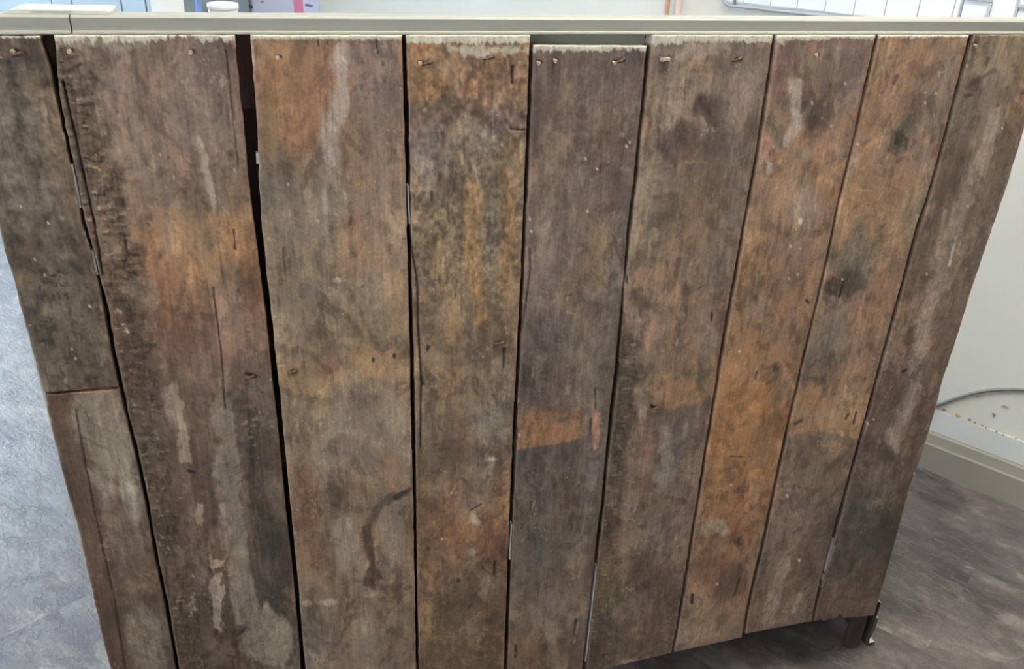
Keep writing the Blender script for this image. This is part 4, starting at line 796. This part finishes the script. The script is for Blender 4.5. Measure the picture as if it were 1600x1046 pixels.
# cable
cp = [(1390, 648), (1425, 640), (1448, 637), (1468, 632), (1490, 624), (1515, 616), (1540, 611), (1565, 609), (1590, 609), (1625, 612), (1680, 622), (1760, 650)]
pts = []
for q in range(len(cp)-1):
    for e in range(4):
        f = e/4; i0, i1, i2, i3 = max(q-1, 0), q, q+1, min(q+2, len(cp)-1)
        def cr(k): return .5*((2*cp[i1][k])+(-cp[i0][k]+cp[i2][k])*f+(2*cp[i0][k]-5*cp[i1][k]+4*cp[i2][k]-cp[i3][k])*f*f+(-cp[i0][k]+3*cp[i1][k]-3*cp[i2][k]+cp[i3][k])*f**3)
        u, z = onW(cr(0), cr(1), .0055); pts.append(rm(u, .0055, z))
for k in range(1, 13): pts.append(rm(u+k*.14, .0055, max(zt_+.006, z-.012*k)))
bm = bmesh.new(); tube(bm, pts, .0034, 10)
tag(obj('cable', bm, M['cable'], None, True), 'grey cable sagging along the white wall above the skirting board', 'cable')
# posters
def poster(name, pa, pb, label, marks, m='poster'):
    u0 = wall_u(pa, 12, .002); u1 = wall_u(pb, 12, .002); z0 = onW((pa+pb)/2, 24, .002)[1]-.12
    t = rthing(name, label, 'poster', u0, .0, z0)
    bm = bmesh.new(); boxbm(bm, 0, u1-u0, -.002, -.0004, 0, .55); obj('sheet', bm, M[m], t)
    for (qa, qb, ya, yb, mm) in marks:
        x0 = wall_u(qa, 12, .002)-u0; x1 = wall_u(qb, 12, .002)-u0; za = onW((qa+qb)/2, ya, .002)[1]-z0; zb = onW((qa+qb)/2, yb, .002)[1]-z0
        bm = bmesh.new(); q = 10; prism(bm, [((x0+x1)/2+(x1-x0)/2*math.cos(2*math.pi*i/q)*random.uniform(.8, 1.1), (za+zb)/2+(zb-za)/2*math.sin(2*math.pi*i/q)*random.uniform(.8, 1.1)) for i in range(q)] if mm != 'pink' else [(x0, 0), (x1, 0), (x1, .55), (x0, .55)], 'y', -.0026, -.0021)
        obj('printed_mark', bm, M[mm], t)
poster('wall_poster', 374, 457, 'pale lavender poster with a faint mauve figure, left of the pink-striped one', [(376, 396, 4, 14, 'mauve'), (384, 392, -6, 5, 'pink_'), (408, 413, 1, 5, 'mauve')]) if False else None
M['softpink'] = mat('soft_pink_print', (232, 206, 214), .7)
poster('wall_poster', 374, 457, 'pale lavender poster with a faint mauve figure, left of the pink-striped one', [(376, 397, 6, 13, 'mauve'), (380, 392, -6, 4, 'softpink'), (408, 413, 1, 5, 'mauve')])
poster('wall_poster', 458, 499, 'narrow poster with a pink stripe down its left edge and blue marks', [(459.5, 474, 0, 20, 'pink'), (476, 490, 6, 11, 'bprint'), (476, 488, -6, 1, 'softpink')])
# far cupboards under the window end, pale blue doors
nF = .42
def onN(px, py, n): return onW(px, py, n)[0]
ul = max(U0+.03, onN(-60, 10, nF)-.6); ur = onN(236, 10, nF)
t = rthing('storage_cabinet', 'pale blue storage cabinet with narrow doors at the far left end of the wall', 'cabinet', ul, 0, 0)
Wc = ur-ul
bm = bmesh.new(); boxbm(bm, 0, Wc, -nF+.0225, -.021, .06, 1.05); obj('body', bm, M['paleblue'], t)
bm = bmesh.new(); boxbm(bm, .003, Wc-.003, -nF+.0196, -nF+.0224, .06, 1.05); obj('face_frame', bm, M['groove'], t)
bm = bmesh.new(); boxbm(bm, .02, Wc-.02, -nF+.06, -.05, .0, .06); obj('plinth', bm, M['groove'], t)
bm = bmesh.new(); boxbm(bm, -.01, Wc+.01, -nF-.015, -.021, 1.05, 1.08, .003); obj('cabinet_top', bm, M['panelw'], t)
ds = [onN(p, 10, nF)-ul for p in (82, 113, 190, 228)]
ed = [0.0]+[d for d in ds if d > .05]+[Wc]
for x0, x1 in zip(ed, ed[1:]):
    if x1-x0 < .012: continue
    bm = bmesh.new(); boxbm(bm, x0+.006, x1-.006, -nF, -nF+.0195, .065, 1.045, .002); o = obj('door', bm, M['paleblue'], t)

# unseen ceiling lamp, added to brighten the planks and the wall
t = rthing('added_fill_lamp', 'added flat rectangular fill lamp, unseen, above the cupboard', 'lamp', .2, 1.15, CEIL-.06)
bm = bmesh.new(); boxbm(bm, -.62, .62, -.32, .32, .01, .059, .004); obj('housing', bm, M['lampm'], t)
bm = bmesh.new(); boxbm(bm, -.59, .59, -.29, .29, .0, .0095, .002); obj('diffuser', bm, M['diff'], t)
